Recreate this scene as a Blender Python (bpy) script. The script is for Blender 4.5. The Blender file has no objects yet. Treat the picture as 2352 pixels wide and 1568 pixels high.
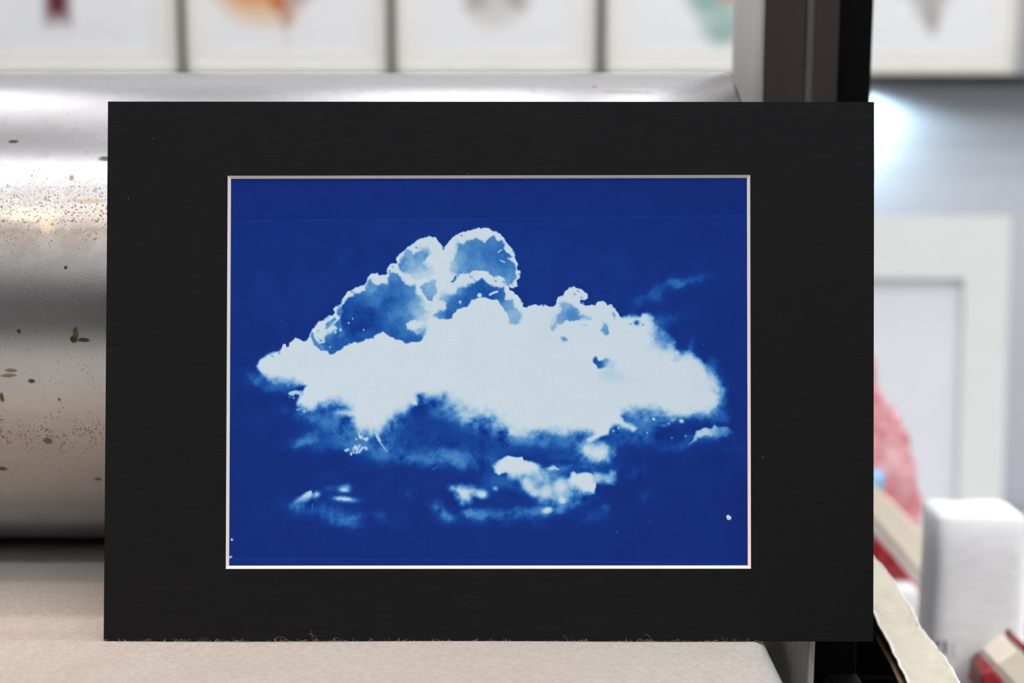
import bpy, bmesh, math, random
import numpy as np
from mathutils import Vector, Matrix
random.seed(7)
PI = math.pi
SC = bpy.context.scene
COL = SC.collection
# ================================================================ camera, world, lamps, exposure
FPX = 3267.0                       # focal length in pixels of the 2352 x 1568 frame (50 mm on a 36 mm sensor)
PITCH = math.radians(8.8)
CAM = Vector((0.0, 0.0, 0.2335))   # height above the felt, which lies at z = 0
cd = bpy.data.cameras.new('camera'); cam = bpy.data.objects.new('camera', cd); COL.objects.link(cam)
cam.location = CAM; cam.rotation_euler = (PI / 2 - PITCH, 0, 0)
cd.sensor_width = 36; cd.lens = 50; cd.clip_start = .01; cd.clip_end = 50
cd.dof.use_dof = True; cd.dof.focus_distance = .648; cd.dof.aperture_fstop = 5.2
SC.camera = cam
w = bpy.data.worlds.new('world'); SC.world = w; w.use_nodes = True
w.node_tree.nodes['Background'].inputs[0].default_value = (.9, .95, 1, 1)
w.node_tree.nodes['Background'].inputs[1].default_value = .02
SC.view_settings.view_transform = 'Standard'; SC.view_settings.look = 'None'
SC.view_settings.gamma = 1; SC.view_settings.use_curve_mapping = False; SC.view_settings.exposure = 0.15
SC.cycles.use_denoising = True
SC.cycles.max_bounces = 6; SC.cycles.diffuse_bounces = 3; SC.cycles.glossy_bounces = 3; SC.cycles.use_adaptive_sampling = True; SC.cycles.adaptive_threshold = .03; SC.cycles.caustics_reflective = False
FLOOR, CEIL = -.92, 1.95
def area_lamp(name, loc, sx, sy, power, col, rot=(0, 0, 0)):
    l = bpy.data.lights.new(name, 'AREA'); l.shape = 'RECTANGLE'; l.size = sx; l.size_y = sy; l.energy = power; l.color = col
    o = bpy.data.objects.new(name, l); COL.objects.link(o); o.location = loc; o.rotation_euler = rot
    return o
# three rows of hanging tubes along the room: each shines down
LAMPS = [('ceiling_lamp_rear', (-1.24, 1.90, CEIL - .06), .80, .10, 3.2, (.97, .98, 1)), ('ceiling_lamp_rear', (-.11, 1.90, CEIL - .06), .38, .10, 1.5, (.97, .98, 1)), ('ceiling_lamp_rear', (.74, 1.90, CEIL - .06), .9, .10, 3.4, (.97, .98, 1)),
         ('ceiling_lamp_overhead', (1.15, .88, CEIL - .06), 3.2, .08, 15, (.97, .98, 1)),
         ('ceiling_lamp_middle', (-.1, .13, CEIL - .06), 3.2, .10, 10, (.97, .98, 1)),
         ('ceiling_lamp_front', (.35, -.76, CEIL - .06), 3.4, .26, 27, (.98, .98, 1))]
for n_, l_, sx_, sy_, pw_, c_ in LAMPS: area_lamp(n_, l_, sx_, sy_, pw_, c_)
for y_, p_ in ((1.4, 5), (.4, 6), (-.7, 16), (-1.8, 20), (-2.9, 20)): area_lamp('ceiling_fill', (0, y_, CEIL - .55), 3.6, .2, p_, (.97, .98, 1), (PI, 0, 0))  # added upward fill, unseen, to brighten the white ceiling
area_lamp('back_wall_fill', (-.1, 1.30, CEIL - .10), 3.6, .10, 13.5, (.99, .99, 1), (math.radians(62), 0, 0))  # added fill facing the back wall to brighten the frames
wl = bpy.data.lights.new('warm_felt_fill', 'SPOT'); wl.energy = 95; wl.color = (1, .46, .20); wl.spot_size = math.radians(27); wl.spot_blend = .8; wl.shadow_soft_size = .12  # added unseen spot that warms the felt on the left
wo = bpy.data.objects.new('warm_felt_fill', wl); COL.objects.link(wo); wo.location = (-1.45, .655, .34)
wo.rotation_euler = (Vector((-.50, .70, 0)) - wo.location).to_track_quat('-Z', 'Y').to_euler()
tl = bpy.data.lights.new('foam_fill_spot', 'SPOT'); tl.energy = 62; tl.color = (1, .98, .97); tl.spot_size = math.radians(11.5); tl.spot_blend = .45; tl.shadow_soft_size = .05  # added fill spot that lifts the foam block and boards
to = bpy.data.objects.new('foam_fill_spot', tl); COL.objects.link(to); to.location = (1.2, -.9, 1.72)
to.rotation_euler = (Vector((.37, 1.05, -.08)) - to.location).to_track_quat('-Z', 'Y').to_euler()
def at(px, py, Y):
    """point of the place seen at (px, py) of the 2352 x 1568 photograph, at distance Y into the room"""
    dx = (px - 1176) / FPX; dv = (784 - py) / FPX
    c, s = math.cos(PITCH), math.sin(PITCH)
    d = Vector((dx, c + dv * s, -s + dv * c))
    return CAM + d * (Y / d.y)
def on_plane(px, py, p0, n):
    dx = (px - 1176) / FPX; dv = (784 - py) / FPX
    c, s = math.cos(PITCH), math.sin(PITCH)
    d = Vector((dx, c + dv * s, -s + dv * c))
    return CAM + d * ((p0 - CAM).dot(n) / d.dot(n))
# ================================================================ helpers
def tag(o, label=None, cat=None, group=None, kind=None):
    if label: o['label'] = label
    if cat: o['category'] = cat
    if group: o['group'] = group
    if kind: o['kind'] = kind
    return o
def thing(name, label, cat, loc=(0, 0, 0), group=None, rot=(0, 0, 0)):
    o = bpy.data.objects.new(name, None); o.empty_display_size = .05; COL.objects.link(o)
    o.location = loc; o.rotation_euler = rot
    return tag(o, label, cat, group)
def obj(name, bm, mat, parent=None, smooth=False, loc=None, rot=None):
    me = bpy.data.meshes.new(name); bm.normal_update(); bm.to_mesh(me); bm.free()
    if smooth:
        for p in me.polygons: p.use_smooth = True
    o = bpy.data.objects.new(name, me); COL.objects.link(o)
    if mat: me.materials.append(mat)
    if parent is not None: o.parent = parent
    if loc is not None: o.location = loc
    if rot is not None: o.rotation_euler = rot
    return o
def bx(bm, x0, y0, z0, x1, y1, z1, bev=0, seg=2):
    r = bmesh.ops.create_cube(bm, size=1)
    vs = r['verts']
    for v in vs:
        v.co = Vector((x0 + (v.co.x + .5) * (x1 - x0), y0 + (v.co.y + .5) * (y1 - y0), z0 + (v.co.z + .5) * (z1 - z0)))
    if bev:
        es = list({e for v in vs for e in v.link_edges})
        bmesh.ops.bevel(bm, geom=es, offset=bev, segments=seg, affect='EDGES', profile=.5)
    return bm
def nb(): return bmesh.new()
def quad(bm, a, b, c, d): return bm.faces.new([bm.verts.new(p) for p in (a, b, c, d)])
def lathe(bm, prof, seg=48, axis='Z'):
    rings = []
    for r, h in prof:
        ring = []
        for k in range(seg):
            a = 2 * PI * k / seg
            c, s = r * math.cos(a), r * math.sin(a)
            ring.append(bm.verts.new((c, s, h) if axis == 'Z' else (h, c, s)))
        rings.append(ring)
    for i in range(len(rings) - 1):
        for k in range(seg):
            bm.faces.new((rings[i][k], rings[i][(k + 1) % seg], rings[i + 1][(k + 1) % seg], rings[i + 1][k]))
    bm.faces.new(list(reversed(rings[0]))); bm.faces.new(rings[-1])
    bmesh.ops.recalc_face_normals(bm, faces=bm.faces)
    return bm
def grid_mesh(name, P, mat, parent=None, cols=None, smooth=True, thick=0.):
    """P: (rows, cols, 3) array of points; cols: (rows, cols, 3) linear colours stored as the attribute 'ink'"""
    R, C_ = P.shape[:2]
    n = R * C_
    idx = np.arange(n, dtype=np.int32).reshape(R, C_)
    q = np.stack([idx[:-1, :-1], idx[:-1, 1:], idx[1:, 1:], idx[1:, :-1]], -1).reshape(-1, 4)
    me = bpy.data.meshes.new(name)
    me.vertices.add(n); me.vertices.foreach_set('co', np.ascontiguousarray(P, np.float32).ravel())
    me.loops.add(q.size); me.loops.foreach_set('vertex_index', q.ravel())
    me.polygons.add(len(q)); me.polygons.foreach_set('loop_start', np.arange(0, q.size, 4, dtype=np.int32))
    me.polygons.foreach_set('use_smooth', np.full(len(q), smooth))
    me.update(calc_edges=True)
    if cols is not None:
        a = me.color_attributes.new('ink', 'FLOAT_COLOR', 'POINT')
        rgba = np.ones((n, 4), np.float32); rgba[:, :3] = cols.reshape(-1, 3)
        a.data.foreach_set('color', rgba.ravel())
    o = bpy.data.objects.new(name, me); COL.objects.link(o); me.materials.append(mat)
    if parent is not None: o.parent = parent
    if thick:
        m = o.modifiers.new('thickness', 'SOLIDIFY'); m.thickness = thick; m.offset = -1
    return o
def lin(r, g, b):
    f = lambda c: c / 12.92 if c <= .04045 else ((c + .055) / 1.055) ** 2.4
    return (f(r / 255), f(g / 255), f(b / 255))
# ---------------------------------------------------------------- materials
class M:
    def __init__(s, name, col=(.5, .5, .5), rough=.6, metal=0., spec=.5):
        s.m = bpy.data.materials.new(name); s.m.use_nodes = True; s.nt = s.m.node_tree
        s.b = s.nt.nodes['Principled BSDF']
        s.b.inputs['Base Color'].default_value = (*col, 1); s.b.inputs['Roughness'].default_value = rough
        s.b.inputs['Metallic'].default_value = metal; s.b.inputs['Specular IOR Level'].default_value = spec
        s.col = col
    def n(s, t, **kw):
        nd = s.nt.nodes.new(t)
        for k, v in kw.items():
            if hasattr(nd, k) and not k.startswith('i_'): setattr(nd, k, v)
            elif k.startswith('i_'): nd.inputs[k[2:].replace('_', ' ')].default_value = v
        return nd
    def l(s, a, b): s.nt.links.new(a, b)
    def coord(s, scale=(1, 1, 1), kind='Object', loc=(0, 0, 0)):
        tc = s.n('ShaderNodeTexCoord'); mp = s.n('ShaderNodeMapping'); s.l(tc.outputs[kind], mp.inputs[0])
        mp.inputs['Scale'].default_value = scale; mp.inputs['Location'].default_value = loc
        return mp.outputs[0]
    def noise(s, scale, detail=4, rough=.55, vec=None, sc=(1, 1, 1)):
        nd = s.n('ShaderNodeTexNoise'); nd.inputs['Scale'].default_value = scale; nd.inputs['Detail'].default_value = detail; nd.inputs['Roughness'].default_value = rough
        s.l(vec if vec is not None else s.coord(sc), nd.inputs['Vector'])
        return nd.outputs['Fac']
    def ramp(s, fac, stops):
        r = s.n('ShaderNodeValToRGB'); e = r.color_ramp.elements
        while len(e) < len(stops): e.new(.5)
        for k, (p, c) in enumerate(stops):
            e[k].position = p; c = (c, c, c) if not isinstance(c, (tuple, list)) else c
            e[k].color = (*c, 1)
        s.l(fac, r.inputs[0]); return r.outputs[0]
    def mix(s, fac, a, b, mode='MIX'):
        nd = s.n('ShaderNodeMix'); nd.data_type = 'RGBA'; nd.blend_type = mode
        for sock, v in ((nd.inputs[0], fac), (nd.inputs[6], a), (nd.inputs[7], b)):
            if hasattr(v, 'is_output') or isinstance(v, bpy.types.NodeSocket): s.l(v, sock)
            elif isinstance(v, (int, float)): sock.default_value = v
            else: sock.default_value = (*v, 1)
        return nd.outputs[2]
    def math(s, op, a, b=0., c=0.):
        nd = s.n('ShaderNodeMath'); nd.operation = op
        for k, v in enumerate((a, b, c)):
            if isinstance(v, bpy.types.NodeSocket): s.l(v, nd.inputs[k])
            else: nd.inputs[k].default_value = v
        return nd.outputs[0]
    def base(s, c): s.l(c, s.b.inputs['Base Color']); return s
    def rough(s, c): s.l(c, s.b.inputs['Roughness']); return s
    def bump(s, h, strength=.3, dist=.001):
        nd = s.n('ShaderNodeBump'); nd.inputs['Strength'].default_value = strength; nd.inputs['Distance'].default_value = dist
        s.l(h, nd.inputs['Height']); s.l(nd.outputs[0], s.b.inputs['Normal']); return s
    def mottled(s, scale, amt=.12, detail=4, bump=0., dist=.0005, sc=(1, 1, 1)):
        n = s.noise(scale, detail, sc=sc)
        a = tuple(c * (1 - amt) for c in s.col); b = tuple(min(1, c * (1 + amt)) for c in s.col)
        s.base(s.ramp(n, [(.3, a), (.7, b)]))
        if bump: s.bump(n, bump, dist)
        return s
INK_GAIN = 1.12

# ---------------------------------------------------------------- cyanotype tone, painted in the print's own coordinates
def _lattice(x, y, scale, seed):
    rs = np.random.RandomState(seed)
    tab = rs.rand(64, 64).astype(np.float32)
    fx = x / scale; fy = y / scale
    ix = np.floor(fx).astype(np.int32); iy = np.floor(fy).astype(np.int32)
    u = fx - ix; v = fy - iy
    u = u * u * (3 - 2 * u); v = v * v * (3 - 2 * v)
    a = tab[iy & 63, ix & 63]; b = tab[iy & 63, (ix + 1) & 63]
    c = tab[(iy + 1) & 63, ix & 63]; d = tab[(iy + 1) & 63, (ix + 1) & 63]
    return (a + (b - a) * u) * (1 - v) + (c + (d - c) * u) * v - .5
def _fbm(x, y, scale, seed, oct=4, gain=.55):
    r = 0; amp = 1; n = 0
    for k in range(oct):
        r = r + amp * _lattice(x + 17.3 * k, y - 9.1 * k, scale / 2 ** k, seed + k); n += amp; amp *= gain
    return r / n * 2
def _billow(x, y, c, seed):
    # rounded bumps with sharp creases between them, like the edge of a cauliflower
    rs = np.random.RandomState(seed); tx = rs.rand(64, 64).astype(np.float32); ty = rs.rand(64, 64).astype(np.float32)
    fx = x / c; fy = y / c; ix = np.floor(fx).astype(np.int32); iy = np.floor(fy).astype(np.int32)
    best = np.full(x.shape, 9., np.float32)
    for a in (-1, 0, 1):
        for b in (-1, 0, 1):
            jx = ix + a; jy = iy + b
            best = np.minimum(best, (jx + tx[jy & 63, jx & 63] - fx) ** 2 + (jy + ty[jy & 63, jx & 63] - fy) ** 2)
    return .5 - 2 * best
class Print:
    def __init__(s, X, Y):
        s.X, s.Y = X.astype(np.float32), Y.astype(np.float32)
        s.T = np.zeros_like(s.X)
        s.wx1 = _fbm(s.X, s.Y, 22, 11, 4, .62); s.wy1 = _fbm(s.X, s.Y, 22, 31, 4, .62)
        s.bil = .62 * _billow(s.X, s.Y, 13., 131) + .38 * _billow(s.X, s.Y, 6.5, 137)
        s.n3 = _lattice(s.X, s.Y, 2.6, 141) * 2
        s.n1 = _fbm(s.X, s.Y, 46, 51, 5, .6); s.n2 = _fbm(s.X, s.Y, 14, 71, 4, .6)
    def _box(s, x0, y0, x1, y1, m):
        c = (s.X[0] > x0 - m) & (s.X[0] < x1 + m); r = (s.Y[:, 0] > y0 - m) & (s.Y[:, 0] < y1 + m)
        ci = np.where(c)[0]; ri = np.where(r)[0]
        if len(ci) == 0 or len(ri) == 0: return None
        return slice(ri[0], ri[-1] + 1), slice(ci[0], ci[-1] + 1)
    def poly(s, pts, val, soft=2., rough=2.5, noise=0., mode='over', alpha=1., sm=1.15, bump=3.2, rag=0.):
        """pts: (x, y[, soft]) ; val: tone 0..1, or control points (x, y, tone)"""
        P = np.array([(p[0], p[1], p[2] if len(p) > 2 else soft) for p in pts], np.float32)
        m = P[:, 2].max() * 1.5 + rough * 2 + 4
        bx = s._box(P[:, 0].min(), P[:, 1].min(), P[:, 0].max(), P[:, 1].max(), m)
        X = s.X[bx] + rough * s.wx1[bx]; Y = s.Y[bx] + rough * s.wy1[bx]
        best = np.full(X.shape, 1e9, np.float32); sf = np.full(X.shape, soft, np.float32)
        ins = np.zeros(X.shape, bool)
        n = len(P)
        for i in range(n):
            ax, ay, asf = P[i]; bx_, by_, bsf = P[(i + 1) % n]
            ex, ey = bx_ - ax, by_ - ay
            dx = X - ax; dy = Y - ay
            t = np.clip((dx * ex + dy * ey) / (ex * ex + ey * ey + 1e-9), 0, 1)
            d = (dx - t * ex) ** 2 + (dy - t * ey) ** 2
            w = d < best
            best = np.where(w, d, best); sf = np.where(w, asf + (bsf - asf) * t, sf)
            if ey != 0:
                c = ((ay > Y) != (by_ > Y)) & (X < ex * (Y - ay) / ey + ax)
                ins ^= c
        sd = np.sqrt(best) * np.where(ins, 1, -1)
        # the softer an edge, the more its threshold is broken up by grain and billow
        sd = sd + (bump * s.bil[bx]) * np.clip((4 - sf) / 2, 0, 1)
        if rag: sd = sd + rag * (.9 * s.n2[bx] + .8 * s.n1[bx]) * np.clip((sf - 1.7) / 1.5, 0, 1)
        sf = sf * (1 + sm * np.clip((sf - 3) / 3, 0, 1))
        q = sd / sf + (.45 * s.n2[bx] + .5 * s.n1[bx]) * np.clip(sf / 12, 0, 1)
        a = np.clip(q * .5 + .5, 0, 1); a = a * a * (3 - 2 * a) * alpha
        s._put(bx, a, val, noise, mode)
    def _put(s, bx, a, val, noise, mode):
        if isinstance(val, (list, tuple)):
            num = 0; den = 1e-9
            for cx, cy, cv in val:
                w = 1 / ((s.X[bx] - cx) ** 2 + (s.Y[bx] - cy) ** 2 + 60.) ** 1.4
                num = num + w * cv; den = den + w
            v = num / den
        else: v = np.float32(val)
        if noise: v = np.clip(v + noise * (.75 * s.n1[bx] + .45 * s.n2[bx]), 0, 1)
        T = s.T[bx]
        if mode == 'max': s.T[bx] = np.maximum(T, a * v)
        else: s.T[bx] = T * (1 - a) + v * a
    def blob(s, cx, cy, rx, ry, val, rot=0., noise=.4, p=1., rough=3., mode='add', veil=1., gain=1.):
        m = max(rx, ry) * 2.6
        bx = s._box(cx, cy, cx, cy, m)
        X = s.X[bx] + rough * s.wx1[bx] - cx; Y = s.Y[bx] + rough * s.wy1[bx] - cy
        c, n_ = np.cos(np.radians(rot)), np.sin(np.radians(rot))
        u = (X * c + Y * n_) / rx; v = (-X * n_ + Y * c) / ry
        a = np.exp(-(u * u + v * v) ** p)
        a = np.clip(a * (1 + noise * (1.2 * s.n1[bx] + .8 * s.n2[bx])), 0, 1)
        T = s.T[bx]
        if mode == 'add': s.T[bx] = T + np.clip(1 - T * veil, 0, 1) * a * val * gain
        else: s.T[bx] = T * (1 - a) + val * a
    def line(s, pts, w, val):
        for (x0, y0), (x1, y1) in zip(pts, pts[1:]):
            bx = s._box(min(x0, x1), min(y0, y1), max(x0, x1), max(y0, y1), w * 3)
            if bx is None: continue
            X, Y = s.X[bx], s.Y[bx]
            ex, ey = x1 - x0, y1 - y0
            t = np.clip(((X - x0) * ex + (Y - y0) * ey) / (ex * ex + ey * ey + 1e-9), 0, 1)
            d = np.hypot(X - x0 - t * ex, Y - y0 - t * ey)
            a = np.clip(1.5 - d / w, 0, 1)
            s.T[bx] = np.maximum(s.T[bx], a * val)
def paint_clouds(X, Y):
    p = Print(X, Y)
    # ---- thin veils and wisps
    p.T += .062 + .035 * p.n1 - .05 * np.clip(np.hypot((p.X - 1080) / 640, (p.Y - 790) / 480) - .45, 0, 1)
    for b in [(1551, 650, 24, 11, .36, -10), (1590, 642, 34, 9, .24, -12), (1508, 673, 22, 16, .27, -35), (1462, 694, 26, 12, .2, -35),
              (1540, 727, 40, 12, .14, -15), (1520, 738, 24, 14, .2, 0),
              (588, 870, 18, 14, .42, 0), (620, 885, 40, 12, .26, 8), (655, 893, 40, 10, .18, 5), (648, 946, 11, 9, .2, 0),
              (700, 952, 30, 16, .34, 20), (760, 958, 50, 26, .38, 10), (770, 985, 50, 20, .3, 15), (820, 1000, 42, 22, .42, 10),
              (700, 1010, 34, 11, .34, -22), (704, 1014, 13, 6, .28, 0), (678, 1021, 20, 4, .24, -25), (760, 1020, 70, 16, .2, 0), (845, 1030, 60, 14, .34, 6), (815, 1034, 22, 7, .5, -8),
              (890, 1000, 28, 40, .36, 25), (920, 960, 24, 40, .4, 35), (895, 1042, 30, 12, .22, 0), (950, 1055, 56, 11, .36, 0), (930, 1040, 120, 20, .14, 4),
              (1022, 1042, 26, 12, .4, 0), (985, 1052, 22, 9, .24, 0), (1052, 1066, 24, 11, .38, 25), (1050, 1055, 80, 18, .26, 8), (1100, 1050, 60, 26, .2, 0),
              (990, 942, 46, 22, .3, 25), (1040, 970, 60, 22, .24, 28), (1100, 988, 60, 22, .26, 18), (1140, 1000, 44, 20, .3, 20), (1000, 1000, 90, 40, .16, 10),
              (1200, 1012, 60, 20, .34, 0), (1290, 1012, 90, 22, .38, 0), (1220, 1030, 90, 26, .18, 0), (1330, 1040, 34, 30, .3, 0), (1300, 1050, 80, 20, .14, 0),
              (1440, 1000, 56, 24, .34, -6), (1480, 985, 34, 22, .34, 0), (1500, 1010, 40, 20, .2, -20), (1460, 962, 40, 14, .42, 8), (1525, 972, 30, 12, .42, 10), (1575, 1012, 36, 12, .26, -22), (1560, 1030, 60, 9, .16, -8), (1640, 1010, 50, 10, .22, -10), (1650, 1035, 60, 8, .08, 0),
              (1470, 1078, 13, 14, .26, 20), (1455, 1092, 16, 9, .15, -30), (1480, 1138, 12, 11, .16, 0), (1393, 1168, 9, 8, .2, 0), (1372, 1180, 26, 12, .12, -20), (1350, 1190, 16, 8, .1, 0),
              (740, 1166, 70, 22, .24, 10), (690, 1166, 26, 16, .36, -30), (795, 1198, 30, 14, .42, 8), (815, 1190, 20, 9, .3, -20), (765, 1190, 36, 14, .24, 20), (866, 1184, 14, 10, .2, 0), (880, 1196, 10, 7, .12, 0), (938, 1136, 15, 13, .2, 0), (755, 1128, 12, 9, .3, -20), (775, 1120, 14, 6, .3, 10),
              (1005, 1162, 16, 11, .48, 15), (1025, 1186, 18, 11, .52, 10), (1012, 1180, 26, 18, .22, 30), (1078, 1177, 13, 9, .56, 20), (1098, 1184, 20, 8, .36, 0), (1140, 1182, 60, 13, .34, 0), (1210, 1178, 60, 12, .36, -2), (1240, 1175, 30, 9, .3, 0), (1300, 1166, 50, 15, .36, -14), (1330, 1150, 30, 16, .3, -20), (1140, 1195, 130, 14, .14, 0), (1120, 1168, 14, 6, .26, 0), (1230, 1211, 24, 8, .1, 0), (936, 1064, 70, 8, .1, 0),
              (1190, 1120, 40, 24, .3, 30), (1150, 1105, 40, 14, .26, 10), (1120, 1124, 30, 12, .26, 0), (1250, 1092, 44, 26, .3, 0), (1285, 1090, 40, 16, .26, -10), (1330, 1075, 60, 9, .26, 4), (1395, 1070, 40, 14, .1, 0), (1180, 1150, 70, 12, .1, 0),
              (1590, 812, 16, 14, .3, 30), (1627, 850, 16, 26, .36, -25), (1650, 890, 16, 30, .42, -15), (1660, 920, 10, 22, .34, 0), (1650, 952, 16, 20, .4, 20), (1666, 960, 12, 14, .2, 0), (1620, 962, 40, 9, .34, 0),
              (1588, 792, 6, 18, .16, 15), (1635, 826, 14, 10, .12, 20)]:
        p.blob(*b, rough=9, noise=1.05, veil=1.9, gain=.64)
    for b in [(1000, 978, 70, 20, .13, 10), (1080, 1012, 60, 12, .14, 8), (935, 1000, 20, 26, .16, 25), (1250, 1040, 70, 12, .14, 0), (1190, 1032, 30, 8, .14, 0), (1530, 985, 22, 16, .02, 0), (1515, 1003, 16, 14, .02, -30), (1597, 966, 34, 10, .1, 6), (1300, 1062, 22, 9, .1, 0), (1180, 1140, 46, 18, .06, 8), (1120, 1158, 40, 10, .06, 0)]:
        p.blob(*b, noise=.3, mode='set')
    # ---- the patch of thin cloud on the right shoulder
    p.poly([(1490, 722, 6), (1512, 748, 6), (1534, 766, 5), (1548, 786, 5), (1551, 806, 5), (1566, 814, 8), (1590, 812, 6), (1590, 850, 6), (1490, 850, 6), (1470, 760, 6)],
           [(1515, 775, .5), (1535, 775, .38), (1540, 795, .5), (1505, 750, .55), (1500, 800, .8), (1560, 820, .55), (1525, 760, .4)], noise=.28, rough=4)
    # ---- the white body: crisp cauliflower edge above, soft edge below
    C = 1.6
    body = [(588, 842, 4), (594, 829, 3), (610, 817, 4), (625, 810, 4), (639, 808, 3), (645, 801, C), (649, 793, C), (655, 791, C), (657, 799, C), (663, 795, C), (666, 787, C), (679, 776, C), (687, 777, C), (696, 785, C), (704, 783, C), (709, 776, C), (712, 763, C), (722, 748, C), (731, 739, C), (742, 736, C), (752, 726, C), (763, 725, C), (770, 717, C), (763, 712, C), (772, 704, C), (781, 699, C), (784, 689, C), (792, 676, C), (797, 669, C), (809, 667, C), (816, 660, C), (832, 657, C), (839, 653, C), (842, 639, C), (852, 628, C), (860, 630, C), (867, 628, C), (870, 633, C), (880, 630, C), (888, 629, C), (889, 619, C), (898, 607, C), (906, 605, C), (911, 602, C), (908, 598, C), (918, 585, C), (931, 574, C), (936, 567, C), (954, 556, C), (968, 546, C), (985, 543, C), (1000, 545, C), (1003, 550, C), (1012, 558, C), (1019, 571, C), (1029, 559, C), (1037, 548, C), (1048, 540, C), (1062, 533, C), (1082, 527, C), (1100, 523, C), (1115, 523, C), (1128, 528, C), (1141, 532, C), (1154, 541, C), (1162, 554, C), (1171, 564, C), (1180, 577, C), (1182, 590, C), (1189, 605, C), (1188, 618, C), (1196, 623, C), (1194, 633, C), (1188, 643, C), (1189, 656, C), (1177, 662, C), (1170, 660, C), (1177, 669, C), (1184, 676, C), (1193, 684, C), (1198, 692, C), (1205, 706, C), (1220, 702, C), (1233, 699, C), (1253, 701, C), (1270, 704, C), (1279, 692, C), (1284, 684, C), (1295, 678, C), (1298, 670, C), (1309, 661, C), (1320, 657, C), (1331, 662, C), (1342, 670, C), (1354, 676, C), (1350, 684, C), (1342, 688, C), (1333, 689, C), (1333, 696, C), (1346, 702, C), (1368, 701, C), (1373, 694, C), (1383, 693, C), (1393, 696, C), (1396, 701, C), (1406, 701, C), (1412, 708, C), (1419, 719, C), (1424, 727, 2), (1431, 732, 4), (1447, 725, 5), (1460, 726, 5), (1472, 729, 4), (1477, 721, 4), (1488, 720, 4), (1494, 730, 5), (1501, 745, 6), (1500, 766, 8), (1502, 792, 10), (1523, 797, 9), (1546, 802, 8), (1556, 818, 8), (1570, 814, 7), (1588, 813, 5), (1605, 825, 5), (1618, 838, 6), (1628, 857, 8), (1640, 876, 9), (1649, 896, 9), (1653, 914, 6), (1651, 929, 6), (1643, 942, 8), (1634, 951, 7), (1613, 953, 7), (1592, 953, 7), (1577, 957, 5), (1554, 957, 7), (1531, 954, 9), (1511, 949, 10), (1485, 945, 12), (1460, 943, 12), (1434, 945, 9), (1424, 955, 4), (1433, 970, 4), (1448, 976, 5), (1463, 983, 4), (1454, 992, 5), (1442, 984, 5), (1431, 977, 6), (1412, 978, 5), (1402, 986, 4), (1396, 998, 4), (1380, 1005, 4), (1364, 1012, 4), (1354, 1017, 4), (1352, 1010, 6), (1362, 999, 6), (1344, 995, 7), (1308, 993, 8), (1270, 992, 8), (1232, 994, 9), (1193, 998, 9), (1175, 997, 10), (1163, 987, 11), (1145, 970, 13), (1130, 962, 15), (1112, 960, 17), (1089, 957, 16), (1066, 951, 16), (1048, 941, 15), (1033, 929, 15), (1022, 918, 13), (1002, 913, 12), (977, 912, 12), (960, 908, 6), (957, 932, 3), (942, 932, 6), (928, 945, 7), (908, 955, 9), (890, 974, 10), (880, 990, 8), (870, 1000, 5), (862, 995, 7), (848, 990, 9), (836, 986, 8), (813, 980, 7), (807, 966, 6), (812, 958, 6), (801, 952, 7), (778, 952, 8), (780, 945, 8), (806, 941, 8), (793, 929, 10), (778, 922, 11), (758, 925, 10), (747, 936, 8), (732, 932, 7), (718, 941, 6), (704, 940, 6), (692, 932, 5), (679, 925, 4), (684, 915, 4), (690, 907, 4), (695, 898, 3), (702, 886, 4), (681, 882, 8), (655, 875, 8), (629, 871, 7), (606, 864, 5), (595, 854, 4)]
    p.poly(body, 1., rough=2.4)
    p.poly([(664, 903), (668, 897), (678, 897), (686, 900), (692, 897), (696, 906), (690, 914), (684, 908), (676, 906), (668, 910)], .9, soft=2.5, rough=5, noise=.5)
    for x, y, r in [(665, 912, 2), (673, 914, 3), (683, 930, 4), (690, 938, 5), (672, 902, 3), (683, 940, 3), (698, 946, 4)]: p.blob(x, y, r, r, .6)
    # ---- shaded hollows inside the cloud, each with the tones of its own billows
    p.poly([(737, 803), (750, 804), (758, 815), (770, 812), (783, 803), (788, 795), (806, 790), (819, 790), (832, 784), (857, 777), (867, 768), (878, 764), (888, 772), (908, 778), (931, 791), (944, 786), (967, 786), (972, 776, 3), (974, 757, 8), (954, 762, 6), (933, 757, 3), (930, 741, 2), (940, 738, 3), (954, 735, 4), (974, 728, 8), (982, 716, 12), (970, 697, 10), (960, 678, 6), (950, 658, 5), (932, 654, 5), (921, 640, 5), (908, 629, 4), (896, 630, 4), (889, 652, 7), (876, 648, 8), (862, 655, 7), (846, 644, 6), (842, 668, 4), (827, 676, 4), (816, 676, 4), (806, 686, 4), (794, 687, 3), (786, 704, 3), (780, 722, 4), (774, 735, 4), (779, 756, 5), (757, 766, 6), (746, 781, 5), (738, 790, 4), (727, 793, 4), (719, 783, 3), (715, 768, 3), (716, 778, 3), (724, 795, 3)],
           [(745, 795, .25), (760, 805, .26), (780, 780, .19), (800, 740, .15), (830, 745, .15), (860, 755, .17), (900, 765, .22), (940, 775, .24), (850, 720, .13), (820, 710, .14), (800, 705, .17), (880, 700, .17), (900, 690, .19), (880, 660, .36), (910, 650, .26), (855, 665, .55), (860, 680, .34), (930, 680, .34), (950, 700, .6), (960, 715, .66), (920, 715, .36), (940, 730, .42), (830, 690, .24), (905, 638, .4), (962, 762, .62), (960, 777, .24), (870, 692, .36), (965, 725, .75), (920, 735, .22), (725, 785, .4)], noise=.16, rough=5, sm=0, bump=-2., rag=9.)
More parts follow.
